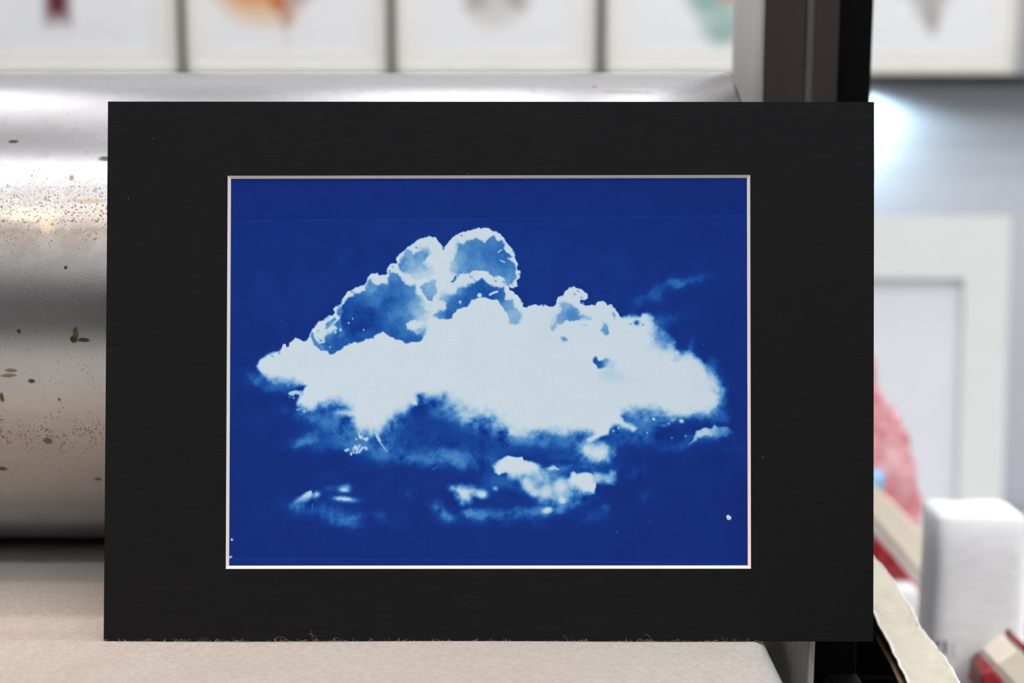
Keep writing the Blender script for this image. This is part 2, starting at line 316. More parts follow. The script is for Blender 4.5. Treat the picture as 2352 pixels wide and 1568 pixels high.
    p.poly([(932, 574, 2), (941, 571, 2), (950, 581, 2.5), (958, 576, 2.5), (965, 571, 4), (978, 575, 5), (991, 585, 3), (980, 594, 2.5), (975, 604, 4), (990, 610, 10), (993, 622, 12), (980, 633, 12), (962, 637, 3), (941, 632, 3), (926, 626, 3), (915, 619, 2), (912, 606, 3), (920, 595, 4), (926, 585, 3)],
           [(935, 590, .58), (925, 610, .5), (920, 618, .44), (960, 582, .52), (978, 582, .48), (950, 600, .62), (940, 605, .64), (960, 615, .68), (975, 615, .64), (950, 628, .76), (970, 628, .86), (985, 618, .8)], noise=.3, rough=5, sm=0, bump=-2., rag=9.)
    p.poly([(1049, 556, 6), (1067, 557, 5), (1080, 553, 4), (1095, 551, 4), (1110, 555, 3), (1114, 565, 3), (1118, 553, 3), (1133, 546, 3), (1139, 557, 3), (1151, 551, 3), (1161, 564, 3), (1159, 573, 3), (1172, 579, 2.5), (1176, 590, 2.5), (1167, 593, 2), (1174, 600, 2.5), (1183, 605, 2.5), (1184, 618, 2.5), (1184, 636, 3), (1179, 655, 3), (1166, 651, 3), (1161, 641, 2), (1148, 634, 2), (1134, 636, 2), (1128, 632, 1.5), (1120, 624, 1.5), (1100, 621, 1.5), (1082, 624, 1.5), (1076, 629, 2), (1062, 629, 2), (1048, 640, 2), (1046, 630, 3), (1038, 628, 8), (1034, 613, 9), (1041, 592, 9), (1047, 577, 7)],
           [(1060, 565, .44), (1055, 590, .6), (1045, 615, .74), (1060, 620, .5), (1085, 570, .36), (1090, 590, .38), (1100, 610, .42), (1080, 610, .48), (1120, 595, .27), (1130, 580, .27), (1140, 560, .32), (1150, 590, .24), (1160, 610, .27), (1135, 615, .35), (1120, 620, .42), (1150, 628, .42), (1172, 630, .45), (1178, 612, .34), (1170, 645, .5), (1168, 585, .28)], noise=.14, rough=5, sm=0, bump=-2., rag=9.)
    for pts in [[(1144, 579), (1152, 573)], [(1150, 598), (1159, 602)], [(1167, 592), (1178, 600)]]: p.line(pts, 1.7, .8)
    p.poly([(1078, 633, 3), (1086, 634, 3), (1095, 643, 4), (1107, 638, 4), (1120, 648, 4), (1131, 657, 3), (1143, 663, 3), (1156, 661, 3), (1162, 674, 2), (1161, 687, 3), (1178, 691, 5), (1184, 707, 4), (1196, 722, 5), (1198, 742, 4), (1184, 748, 3), (1171, 743, 3), (1167, 722, 2.5), (1156, 707, 2), (1143, 690, 1.5), (1125, 687, 1.5), (1108, 684, 1.5), (1085, 690, 1.5), (1074, 702, 1.5), (1051, 710, 1.5), (1045, 720, 1.5), (1040, 731, 1.5), (1026, 735, 2), (1010, 730, 3), (1000, 722, 8), (1014, 714, 6), (1026, 709, 3), (1025, 697, 3), (1012, 687, 6), (1016, 676, 9), (1035, 676, 7), (1049, 674, 5), (1052, 661, 6), (1074, 657, 5), (1088, 648, 4)],
           [(1100, 650, .24), (1110, 665, .17), (1080, 670, .24), (1060, 685, .24), (1040, 700, .27), (1030, 725, .22), (1015, 725, .42), (1020, 685, .62), (1055, 668, .5), (1082, 636, .45), (1130, 672, .2), (1150, 672, .24), (1150, 685, .26), (1165, 700, .55), (1175, 700, .5), (1180, 720, .66), (1185, 740, .64), (1120, 655, .3), (1070, 690, .2)], noise=.14, rough=4, sm=0, bump=-2., rag=7.)
    p.blob(1102, 679, 5, 5, 1., noise=0, p=3, mode='set'); p.line([(1125, 677), (1134, 672), (1142, 670)], 2.6, .95); p.blob(1056, 693, 2.5, 4, .9, noise=0)
    p.poly([(965, 656), (976, 650), (990, 645, 4), (1000, 643, 3), (1001, 655, 2), (1003, 664), (1004, 675), (994, 683), (992, 692), (984, 693), (978, 684), (971, 672), (968, 662)],
           [(975, 660, .5), (990, 655, .62), (985, 675, .55), (998, 665, .6), (988, 690, .48)], soft=2, noise=.2, rough=4, sm=0, bump=-2., rag=7.)
    p.poly([(1033, 647), (1040, 642), (1046, 633), (1048, 640), (1041, 648)], .3, soft=2, noise=.2)
    p.poly([(1284, 698, 5), (1296, 693, 8), (1314, 699, 6), (1326, 710, 5), (1332, 722, 4), (1345, 725, 4), (1358, 732, 4), (1345, 733, 3), (1329, 738, 3), (1316, 735, 3), (1300, 739, 3), (1290, 746, 3), (1281, 748, 3), (1270, 760, 3), (1263, 756, 4), (1270, 738, 7), (1280, 724, 8), (1287, 712, 8)],
           [(1310, 722, .42), (1320, 722, .38), (1300, 705, .66), (1290, 730, .55), (1275, 748, .66), (1310, 735, .45), (1345, 729, .7), (1325, 715, .5)], noise=.16, rough=5, sm=0, bump=-2., rag=9.)
    p.poly([(1382, 738, 5), (1394, 735, 6), (1402, 748, 4), (1400, 764, 3), (1389, 768, 3), (1381, 758, 2), (1386, 752, 3)], [(1393, 745, .6), (1393, 760, .48)], noise=.15, rough=5, sm=0, bump=-2., rag=9.)
    p.poly([(1405, 719), (1411, 717), (1414, 724), (1413, 733), (1407, 727)], .62, soft=3, noise=.3)
    p.blob(1296, 779, 9, 5.5, .5, 25, .2, 1.6, 2, 'set'); p.blob(1463, 741, 7.5, 6, .22, 0, .2, 1.4, 2, 'set'); p.blob(1344, 746, 6, 3, .8, 0, .2, 1.4, 2, 'set')
    p.poly([(1361, 822), (1368, 822), (1379, 833), (1386, 829, 4), (1396, 825, 5), (1398, 832, 5), (1391, 842, 5), (1382, 848, 3), (1374, 846), (1366, 839), (1361, 831)], [(1370, 832, .2), (1380, 842, .22), (1392, 832, .5)], soft=2.5, rough=4, sm=0, bump=-2., rag=7.)
    p.blob(1406, 864, 30, 14, .86, 10, .3, 1.2, 4, 'set'); p.blob(1404, 838, 10, 14, .84, 20, .3, 1.2, 4, 'set')
    for x, y in [(1328, 668), (1320, 675), (1337, 683), (936, 574), (956, 568), (1060, 541), (807, 671), (784, 694), (775, 705), (745, 734), (751, 730), (902, 613), (895, 623), (1138, 645), (1157, 648), (1168, 655), (1180, 578), (1175, 588), (624, 818), (640, 812), (1449, 744), (1478, 745), (1340, 696), (1192, 629), (778, 712)]:
        p.blob(x, y, 3, 2.4, .5, 20, .2, 1.3, 2, 'set')
    # billows on the left flank
    for pts, v in [([(716, 766), (720, 766), (722, 776), (729, 786), (740, 793), (752, 803), (740, 803), (728, 797), (720, 788), (715, 776)], .36),
                   ([(743, 755), (750, 742), (758, 735), (765, 728), (770, 736), (761, 745), (752, 758)], .5), ([(764, 748), (772, 738), (782, 734), (784, 752), (774, 757)], .36),
                   ([(752, 764), (768, 756), (786, 752), (788, 772), (764, 782), (748, 780)], .22), ([(771, 722), (774, 713), (782, 706), (786, 716), (780, 730)], .4), ([(729, 776), (736, 776), (740, 783), (734, 786)], .3), ([(726, 764), (731, 757), (734, 762), (729, 768)], .66)]:
        p.poly(pts, v, soft=2.6, rough=6, noise=.3, sm=0, bump=-2)
    for x, y, r in [(733, 780, 3), (745, 767, 6), (757, 760, 6), (765, 752, 5), (775, 731, 4), (780, 757, 3), (737, 769, 7), (768, 762, 3)]: p.blob(x, y, r, r, .85, 0, .8)
    p.line([(733, 788), (727, 779), (729, 772)], 2.2, .95); p.line([(800, 741), (800, 743)], 1.6, .9)
    for x, y in [(809, 732), (757, 798), (835, 757)]: p.blob(x, y, 1.6, 2., .9, 0, 0)
    p.line([(863, 996), (867, 1006), (872, 1016), (880, 1027), (888, 1037)], 2.6, .6); p.line([(862, 992), (866, 1003), (871, 1012)], 4, .8); p.line([(902, 1036), (906, 1046), (912, 1052)], 1.6, .3)
    # ---- puffs under the cloud
    p.poly([(1334, 1027), (1340, 1018), (1352, 1018), (1365, 1025), (1385, 1023), (1400, 1029), (1403, 1040), (1395, 1053), (1380, 1059), (1357, 1060), (1341, 1051), (1334, 1040)], 1., soft=8, rough=4)
    p.poly([(1135, 1072, 5), (1145, 1059, 4), (1165, 1049, 3), (1190, 1051, 2.5), (1201, 1051, 2), (1204, 1060, 2), (1221, 1060, 3), (1239, 1069, 5), (1245, 1082, 8), (1236, 1096, 9), (1206, 1100, 8), (1178, 1098, 8), (1166, 1088, 5), (1159, 1084, 3), (1147, 1091, 3), (1137, 1084, 4)], 1., rough=3.5)
    p.poly([(1192, 1096), (1240, 1088), (1258, 1100), (1290, 1094), (1330, 1100), (1334, 1138), (1312, 1158), (1286, 1166), (1266, 1156), (1240, 1148), (1216, 1132), (1200, 1116)], [(1215, 1110, .8), (1250, 1105, .62), (1232, 1122, .55), (1270, 1110, .45), (1300, 1140, .62), (1320, 1150, .5), (1270, 1150, .55), (1240, 1142, .7)], soft=9, noise=.3, rough=5)
    for b in [(1213, 1116, 13, 15, .9, -20), (1226, 1132, 10, 10, .6, 0), (1256, 1128, 13, 13, .7, 0), (1287, 1118, 17, 19, .9, 10), (1292, 1149, 9, 8, .95, 20), (1258, 1173, 13, 7, .95, -10), (1246, 1098, 16, 12, .5, 0), (1106, 1136, 15, 11, .98, 10), (1138, 1124, 6, 5, .5, 20)]: p.blob(*b, noise=.25, p=1.4)
    p.poly([(1304, 1104, 5), (1312, 1088, 4), (1318, 1084, 3), (1326, 1090, 3), (1340, 1086, 3), (1357, 1086, 3), (1367, 1095, 3), (1369, 1118, 2.5), (1363, 1134, 4), (1350, 1134, 6), (1340, 1138, 6), (1329, 1127, 6), (1309, 1115, 6)], 1., rough=3.5)
    p.poly([(1362, 1088), (1398, 1092), (1404, 1084), (1414, 1086), (1415, 1103), (1408, 1113), (1385, 1109), (1364, 1106)], [(1375, 1098, .66), (1395, 1100, .6), (1410, 1098, .5)], soft=5, noise=.3, rough=4)
    p.poly([(1256, 1080), (1264, 1073), (1271, 1068), (1277, 1073), (1283, 1079), (1272, 1078), (1264, 1081)], .85, soft=3.5, noise=.4, rough=5, sm=0); p.blob(1262, 1080, 14, 5, .3)
    p.poly([(1038, 1122), (1055, 1118), (1080, 1119), (1091, 1125), (1083, 1137), (1075, 1147), (1062, 1150), (1052, 1142), (1044, 1131)], 1., soft=7, rough=4)
    p.poly([(666, 1164, 6), (676, 1148, 5), (696, 1135, 4), (714, 1128, 3), (718, 1137, 3), (710, 1148, 6), (694, 1154, 8)], [(705, 1138, 1), (690, 1146, .75), (672, 1160, .4)], noise=.2)
    p.blob(726, 1138, 9, 6, .7, -35); p.blob(790, 1127, 12, 6, .8, 0); p.blob(797, 1119, 10, 7, .4, 0); p.blob(793, 1147, 24, 6, .85, 5); p.blob(780, 1144, 10, 5, .5, 0)
    p.poly([(1600, 988, 3), (1618, 983, 2.5), (1633, 984, 2.5), (1642, 976, 2), (1654, 983, 3), (1670, 979, 3), (1687, 991, 4), (1670, 1002, 5), (1654, 1003, 5), (1634, 1005, 5), (1615, 1002, 5), (1600, 1013, 3), (1585, 1023, 3), (1594, 1010, 3)],
           [(1620, 993, .9), (1608, 990, .8), (1640, 985, .75), (1660, 992, .5), (1675, 988, .55), (1600, 1012, .6), (1635, 998, .7)], noise=.5, rough=4.5)
    p.blob(1502, 963, 3.5, 3.2, 1, 0, 0, 3); p.blob(1567, 969, 5, 4, .9); p.blob(1537, 974, 3, 2.5, .6); p.blob(1525, 978, 12, 5, .3); p.blob(1548, 966, 8, 5, .4)
    for x, y, r in [(1487, 995, 2), (1575, 1002, 2), (1545, 1006, 2), (1421, 984, 3), (1410, 990, 3), (1600, 1012, 3)]: p.blob(x, y, r, r, .6)
    rs = np.random.RandomState(5)
    for cx, cy, sx, sy, n in [(828, 1006, 7, 5, 12), (820, 1030, 10, 4, 18), (797, 1038, 5, 3, 6)]:
        for k in range(n): p.blob(cx + rs.randn() * sx, cy + rs.randn() * sy, 1.5 + rs.rand() * 1.2, 1.6 + rs.rand() * 2, .9, rs.rand() * 60 - 30, 0, 1, 0)
    # ---- marks of the hand-made print: the strip edge, the lower line, dust and pinholes
    p.T = np.where(p.Y < 508 - (p.X - 530) * .0105, p.T * .6 - .004, p.T)
    p.line([(524, 508), (700, 505.5), (1000, 503), (1350, 499), (1726, 495)], 1., .115)
    p.line([(518, 1284), (900, 1286), (1300, 1289), (1728, 1297)], 1., .115)
    p.poly([(1670, 1184), (1675, 1183), (1680, 1189), (1679, 1194), (1673, 1194), (1670, 1189)], 1., soft=1.2, rough=0)
    p.blob(531, 1240, 3, 3, .9, 0, 0, 2, 0); p.line([(524, 1282), (530, 1279)], 2, .8)
    p.line([(748, 1212), (749, 1222)], .9, .25); p.line([(717, 1158), (717, 1172)], 1.2, .3); p.line([(1417, 1220), (1419, 1226)], 1., .3); p.line([(926, 1020), (932, 1013)], 1., .3); p.line([(994, 1079), (1004, 1073)], 1.6, .3)
    for k in range(60):
        p.blob(530 + rs.rand() * 1190, 410 + rs.rand() * 880, 1.2, 1.2, .15 + .35 * rs.rand() ** 3, 0, 0, 1, 0)
    p.T += .13 * np.clip(p.T * (1.02 - p.T), 0, 1) * p.n3
    p.T += (p.T < .5) * .012 * _lattice(p.X, p.Y, 3.1, 91) + .012 * p.n2 * (p.T > .9) - .03 * np.clip(_fbm(p.X, p.Y, 90, 95, 3), 0, 1) * (p.T > .9)
    return np.clip(p.T, 0, 1)
RAMP = [(0., (21, 42, 116)), (.1, (22, 56, 138)), (.2, (28, 80, 160)), (.35, (56, 116, 186)), (.5, (94, 150, 203)), (.65, (135, 178, 214)), (.8, (172, 202, 224)), (1., (203, 219, 229))]
def tone_to_rgb(T):
    t = [r[0] for r in RAMP]
    return np.stack([np.interp(T, t, [r[1][k] for r in RAMP]) for k in range(3)], -1) / 255.
def Y_for(px, py, X): return X / at(px, py, 1.0).x if px != 1176 else 1
# ================================================================ the room
BACK_Y, FRONT_Y, SIDE = 2.30, -4.2, 2.6
m_wall = M('wall_paint', lin(196, 196, 199), .75).mottled(3, .02).m
m_dark_wall = M('dark_wall_paint', (.15, .145, .14), .8).mottled(2, .1).m
m_ceil = M('ceiling_paint', (.84, .84, .84), .85).mottled(3, .03).m
m_floor = M('concrete_floor', (.19, .18, .17), .7).mottled(4, .25, bump=.1).m
def shell(name, a, b, mat): tag(obj(name, bx(nb(), *a, *b), mat), kind='structure')
shell('floor', (-SIDE, FRONT_Y, FLOOR - .05), (SIDE, BACK_Y, FLOOR), m_floor)
shell('ceiling', (-SIDE, FRONT_Y, CEIL), (SIDE, BACK_Y, CEIL + .05), m_ceil)
shell('wall_back', (-SIDE, BACK_Y, FLOOR), (SIDE, BACK_Y + .08, CEIL), m_wall)
shell('wall_front', (-SIDE, FRONT_Y - .08, FLOOR), (SIDE, FRONT_Y, CEIL), m_dark_wall)
shell('wall_left', (-SIDE - .08, FRONT_Y, FLOOR), (-SIDE, BACK_Y, CEIL), m_wall)
shell('wall_right', (SIDE, FRONT_Y, FLOOR), (SIDE + .08, BACK_Y, CEIL), m_wall)
# ================================================================ etching press
LEAN = math.radians(9.5)
MAT_Y, MAT_T = .6183, .0036
ROLL_R = .130
ROLL_Y = .798
ROLL_X1 = .1182; ROLL_X0 = -.62
press = thing('etching_press', 'large steel etching press with pitted roller behind the black mat', 'printing press', (-.25, ROLL_Y, FLOOR))
def P_(name, bm, mat, smooth=False, parent=None, **k):          # a part of the press, modelled in room coordinates
    o = obj(name, bm, mat, None, smooth, **k); o.parent = parent or press
    if parent is None: o.matrix_parent_inverse = Matrix.Translation(-Vector(press.location))
    return o
# worn, pitted roller steel
R = M('roller_steel', (.72, .70, .68), .26, .9, .3)
oc = R.coord()
sep = R.n('ShaderNodeSeparateXYZ'); R.l(oc, sep.inputs[0]); zz = sep.outputs['Z']; xx = sep.outputs['X']
def band(z0, w):
    d = R.math('ABSOLUTE', R.math('SUBTRACT', zz, z0)); return R.math('MAXIMUM', R.math('SUBTRACT', 1., R.math('DIVIDE', d, w)), 0.)
fine = R.noise(2600, 3, .6, oc); mid = R.noise(160, 5, .6, oc); big = R.noise(22, 5, .6, oc)
vor = R.n('ShaderNodeTexVoronoi'); vor.inputs['Scale'].default_value = 620; R.l(oc, vor.inputs['Vector'])
vor2 = R.n('ShaderNodeTexVoronoi'); vor2.inputs['Scale'].default_value = 240; R.l(oc, vor2.inputs['Vector'])
dens = R.math('ADD', R.math('MULTIPLY', band(.062, .022), .9), R.math('ADD', R.math('MULTIPLY', band(-.047, .016), 1.), .26))
spk = R.math('GREATER_THAN', R.math('ADD', R.math('MULTIPLY', dens, .25), R.math('SUBTRACT', .13, R.math('ADD', vor.outputs['Distance'], R.math('MULTIPLY', R.math('SUBTRACT', .62, mid), .9)))), 0.)
spk2 = R.math('GREATER_THAN', R.math('SUBTRACT', .06, R.math('ADD', vor2.outputs['Distance'], R.math('MULTIPLY', R.math('SUBTRACT', .5, big), .5))), 0.)
tint = R.math('MULTIPLY', R.ramp(big, [(.25, .25), (.52, 1.)]), R.math('ADD', R.math('MULTIPLY', band(.052, .03), .95), R.math('MULTIPLY', band(-.055, .05), .45)))  # brown stain bands; the upper one darkened further to hold down the lamp highlight
c = R.mix(tint, (.56, .55, .55), (.18, .142, .11))
c = R.mix(R.math('MULTIPLY', R.ramp(mid, [(.45, 0.), (.75, 1.)]), .18), c, (.42, .40, .38))
c = R.mix(R.math('MULTIPLY', spk, .75), c, (.17, .14, .11))
c = R.mix(R.math('MULTIPLY', spk2, .7), c, (.22, .20, .18))
# single stains, each where it sits on the steel (x, z of the roller, radius, colour)
def roll_xz(px, py):
    lo, hi = .5, ROLL_Y
    for _ in range(40):
        mid_ = (lo + hi) / 2; p = at(px, py, mid_)
        if (p.y - ROLL_Y) ** 2 + (p.z - ROLL_R) ** 2 > ROLL_R ** 2: lo = mid_
        else: hi = mid_
    p = at(px, py, lo); return p.x, p.z - ROLL_R
def stain(c, px, py, rx, ry, col, amt=.9):
    x0, z0 = roll_xz(px, py)
    wob = R.math('ADD', R.math('MULTIPLY', R.math('SUBTRACT', mid, .5), 1.6), R.math('MULTIPLY', R.math('SUBTRACT', fine, .5), 1.8))
    d = R.math('SQRT', R.math('ADD', R.math('POWER', R.math('DIVIDE', R.math('SUBTRACT', xx, x0), rx * .72), 2.), R.math('POWER', R.math('DIVIDE', R.math('SUBTRACT', zz, z0), ry * .8), 2.)))
    f = R.math('MULTIPLY', R.math('LESS_THAN', R.math('ADD', d, wob), 1.), amt)
    return R.mix(f, c, col)
for sx_, sy_, rx_, ry_, cl in [(170, 778, .0024, .0022, (.05, .04, .018)), (190, 781, .004, .0013, (.07, .055, .025)), (173, 763, .0018, .003, (.25, .16, .08)), (30, 325, .0036, .0010, (.11, .07, .05)), (243, 364, .005, .0016, (.11, .08, .06)), (165, 408, .0016, .0016, (.2, .19, .19)), (73, 875, .0028, .0014, (.05, .045, .03)), (6, 1076, .0034, .0015, (.11, .05, .02)), (110, 1012, .0032, .002, (.12, .09, .06)), (136, 917, .001, .001, (.06, .05, .04)), (43, 760, .0011, .0012, (.09, .09, .08)), (24, 850, .004, .0012, (.22, .17, .11)), (20, 862, .004, .0012, (.24, .18, .12)), (205, 462, .012, .0013, (.3, .21, .12)), (108, 515, .005, .006, (.42, .32, .2)), (151, 614, .0013, .001, (.05, .05, .05)), (226, 1100, .0025, .001, (.13, .09, .05)), (1440, 212, .016, .0012, (.40, .32, .30)), (1365, 199, .0016, .0005, (.2, .17, .15)), (60, 490, .02, .004, (.5, .42, .33)), (4, 912, .0015, .003, (.07, .05, .03))]:
    c = stain(c, sx_, sy_, rx_, ry_, cl, .92 if max(cl) < .3 else .6)
grit_sparkle = R.math('MULTIPLY', R.math('ADD', band(.064, .018), R.math('MULTIPLY', band(-.047, .016), .6)), R.ramp(R.noise(1500, 2, .6, oc), [(.42, 0.), (.6, 1.)]))
c = R.mix(R.math('MULTIPLY', grit_sparkle, .5), c, (.16, .13, .10))  # fine dark mottling paints the sparkle of the gritty bands into the colour
R.base(c)
rr = R.math('ADD', R.math('MULTIPLY', R.math('SUBTRACT', fine, .5), .10), R.math('ADD', .135, R.math('ADD', R.math('MULTIPLY', spk, .3), R.math('MULTIPLY', tint, .12))))
R.rough(rr)
hh = R.math('SUBTRACT', R.math('ADD', fine, R.math('MULTIPLY', mid, .15)), R.math('MULTIPLY', R.math('ADD', spk, spk2), 1.2))
R.bump(hh, .22, .00025)
m_roller = R.m
e = .0035
bm = lathe(nb(), [(ROLL_R - e, ROLL_X0), (ROLL_R - .3 * e, ROLL_X0 + .3 * e), (ROLL_R, ROLL_X0 + e)] + [(ROLL_R, ROLL_X0 + e + (ROLL_X1 - ROLL_X0 - 2 * e) * k / 8) for k in range(1, 8)] + [(ROLL_R, ROLL_X1 - e), (ROLL_R - .3 * e, ROLL_X1 - .3 * e), (ROLL_R - e, ROLL_X1)], 288, 'X')
ro = P_('roller', bm, m_roller, True, loc=(0, ROLL_Y, ROLL_R))
for p in ro.data.polygons:
    if abs(p.normal.x) > .9: p.use_smooth = False
tag(ro, 'polished steel roller with brown pits and stains')
m_steel = M('bare_steel', (.60, .59, .575), .42, 1.).mottled(60, .10, bump=.05, sc=(1, 1, .15)).m
sm = M('worn_grey_steel', (.30, .30, .30), .5, 0.)
nz = sm.noise(220, 6, .65, sc=(1, 1, .12)); nz2 = sm.noise(60, 4, .6)
sm.base(sm.ramp(nz, [(.28, (.30, .30, .29)), (.5, (.72, .71, .69)), (.75, (.85, .84, .82))])); sm.rough(sm.ramp(nz2, [(.3, .38), (.7, .62)])); sm.bump(nz, .35, .0006)
m_worn = sm.m
bs = M('brown_black_steel', (.046, .036, .032), .42, .35, .5); bs.mottled(40, .12, bump=.03, sc=(1, 1, .1)); m_dark = bs.m
m_strip = M('groove_edge_steel', (.10, .092, .088), .45, .3).mottled(80, .1, sc=(1, 1, .1)).m
m_black = M('black_enamel', (.0020, .0020, .0024), .5, 0., .08).mottled(30, .2).m
m_blackgrey = M('black_cast_iron', (.012, .012, .013), .55, 0., .3).mottled(60, .3, bump=.2).m
axle = lathe(nb(), [(.032, ROLL_X1 - .01), (.032, .150)], 40, 'X'); P_('axle', axle, m_steel, True, loc=(0, ROLL_Y, ROLL_R))
# side frame, right: upright with light inner face, dark grooved front and a black outer plate
FX = .1425
YF = Y_for(1753, 120, FX); YB = Y_for(1689, 100, FX)
xs = [at(px, 120, YF).x for px in (1753, 1852, 1868, 1926, 2015)]
TOP = .62
def frame_side(mirror=False):
    tx = (lambda x: x) if not mirror else (lambda x: 2 * (ROLL_X0 + ROLL_X1) / 2 - x)
    def B(name, x0, y0, z0, x1, y1, z1, mat, bev=.0008):
        a, b = sorted((tx(x0), tx(x1))); return P_(name, bx(nb(), a, y0, z0, b, y1, z1, bev), mat)
    B('upright', xs[0] + .0004, YF + .0012, -.10, xs[1], YB, TOP, m_dark)
    B('groove_strip', xs[1], YF + .0002, -.10, xs[2], YB, TOP, m_strip, .0003)
    B('upright', xs[2], YF + .0006, -.10, xs[3], YB, TOP, m_dark)
    B('inner_face_plate', xs[0] - .0016, YF, -.10, xs[0] + .0004, YB + .001, TOP, m_steel, .0004)
    plate = B('outer_plate', xs[3], YF + .012, FLOOR + .02, xs[4], YB + .02, TOP, m_black)
    # lower frame, flaring forward below the bed
    lx0 = .1425; lxs = [lx0, at(1971, 1520, .652).x, .186]
    B('lower_frame_plate', lx0, .6525, -.30, lx0 + .003, YB, .012, m_worn, .0006)
    B('lower_frame', lx0 + .003, .6560, FLOOR, lxs[1], YB, -.004, m_black)
    B('lower_frame_flange', lxs[1], .76, FLOOR, .215, YB + .02, -.075, m_black)
    B('foot', lx0 - .02, .50, FLOOR, lxs[2] + .02, YB + .16, FLOOR + .04, m_blackgrey, .004)
    return plate
right_plate = frame_side(); frame_side(True)
lz_ = at(1930, 1546, .652).z; p0 = at(1891, 1546, .652); p1 = at(1971, 1546, .652)
P_('latch_block', bx(nb(), p0.x, .575, -.30, p1.x, .6535, lz_, .002), m_black)
for pxy in ((2003.5, 398), (2001, 498)):
    q = at(*pxy, YF + .016)
    b = lathe(nb(), [(.0001, 0), (.0022, .0002), (.0030, .0012), (.0030, .0030), (.0022, .0042), (.0001, .0044)], 16, 'X')
    P_('bolt_head', b, M('brass', (.45, .38, .16), .35, 1.).mottled(200, .1).m, True, parent=right_plate, loc=(xs[4], YF + .016, q.z))
P_('dark_gap_plate', bx(nb(), .187, .765, -.118, .232, .775, -.05, .001), m_black)  # added black plate that keeps the gap below the card dark
P_('side_shelf', bx(nb(), .187, .50, -.125, .36, .80, -.118, .001), m_black)
# bed of the press with its side edge, and the stand under it
BX1 = .1150
P_('bed_plate', bx(nb(), -.60, -.05, -.030, BX1 + .0012, 1.45, -.0062, .0008), m_worn)
for yy in (.72, .86): P_('bed_support_roller', lathe(nb(), [(.04, -.60), (.04, .13)], 40, 'X'), m_steel, True, loc=(0, yy, -.0705))
# ================================================================ felt blanket on the bed
f = M('felt_wool', lin(226, 216, 206), .95, 0., .08)
n1 = f.noise(420, 5, .7); n2 = f.noise(26, 5, .6); n3 = f.noise(7, 3, .5); n4 = f.noise(2400, 2, .6, sc=(1, .5, 1))
c = f.ramp(n1, [(.25, lin(167, 163, 156)), (.75, lin(194, 192, 186))])
c = f.mix(f.math('MULTIPLY', f.ramp(n2, [(.5, 0.), (.8, 1.)]), .22), c, lin(166, 144, 128))
c = f.mix(f.math('MULTIPLY', f.ramp(n3, [(.4, 0.), (.7, 1.)]), .22), c, lin(176, 155, 140))
oc = f.coord(); sp = f.n('ShaderNodeSeparateXYZ'); f.l(oc, sp.inputs[0])
def smudge(c, px, py, rx, ry, col):
    q = on_plane(px, py, Vector((0, 0, 0)), Vector((0, 0, 1)))
    d = f.math('SQRT', f.math('ADD', f.math('POWER', f.math('DIVIDE', f.math('SUBTRACT', sp.outputs['X'], q.x), rx), 2.), f.math('POWER', f.math('DIVIDE', f.math('SUBTRACT', sp.outputs['Y'], q.y), ry), 2.)))
    return f.mix(f.math('MULTIPLY', f.ramp(f.math('ADD', d, f.math('MULTIPLY', f.math('SUBTRACT', n1, .5), 1.4)), [(.4, 1.), (1., 0.)]), .55), c, col)
for a_ in [(42, 1470, .0022, .0022, lin(140, 140, 142)), (387, 1555, .0007, .003, lin(120, 90, 80)), (203, 1515, .0008, .0008, lin(150, 115, 95)), (84, 1377, .001, .002, lin(120, 80, 60)), (402, 1486, .0005, .001, lin(90, 80, 75)), (436, 1483, .001, .001, lin(140, 140, 138)), (352, 1502, .005, .002, lin(205, 160, 140)), (1670, 1489, .0003, .0008, lin(110, 90, 80)), (1776, 1560, .0006, .002, lin(120, 110, 105))]: c = smudge(c, *a_)
f.base(c); f.bump(f.math('ADD', n1, f.math('MULTIPLY', n4, .5)), .5, .0010)
m_felt = f.m
blanket = thing('felt_blanket', 'beige wool felt blanket lying flat on the press bed', 'felt blanket', (-.24, .6, -.006))
gx = np.linspace(-.595, BX1, 160); gy = np.linspace(-.04, 1.44, 260)
GX, GY = np.meshgrid(gx, gy)
edge = np.clip((BX1 - GX) / .004, 0, 1)
GZ = -.0022 * (1 - np.sqrt(1 - (1 - edge) ** 2)) - .0002 * (1 + np.sin(GX * 31 + np.sin(GY * 17)))
Pf = np.stack([GX + .24, GY - .6, GZ + .006], -1)
fe = grid_mesh('felt_sheet', Pf, m_felt, blanket, thick=.0055)
# wool fibres standing along the foot of the mat
def fibre_mesh(paths, rad):
    bm = nb()
    for pts in paths:
        prev = None
        for i, p in enumerate(pts):
            t = (pts[min(i + 1, len(pts) - 1)] - pts[max(i - 1, 0)]).normalized()
            s_ = t.cross(Vector((.3, 1, .2))).normalized(); u_ = t.cross(s_)
            ring = [bm.verts.new(p + rad * (math.cos(a) * s_ + math.sin(a) * u_)) for a in (0, 2.1, 4.2)]
            if prev:
                for k in range(3): bm.faces.new((prev[k], prev[(k + 1) % 3], ring[(k + 1) % 3], ring[k]))
            prev = ring
    return bm
paths = []
rf = random.Random(11)
base = Vector(blanket.location)
def curl(x, y, h, spread, n=9, bend=1.):
    pts = []; a0 = rf.uniform(-1, 1) * 1.1; kx = rf.uniform(-1, 1) * bend * 3.2
    p = Vector((x, y, -.0003)); ang = PI / 2 + a0; L = h / n * 1.7
    for i in range(n + 1):
        pts.append(p.copy() - base)
        p = p + Vector((math.cos(ang) * L, -.2 * L * rf.random(), max(math.sin(ang), -.55) * L)); ang += kx / n + rf.uniform(-.25, .25)
    return pts
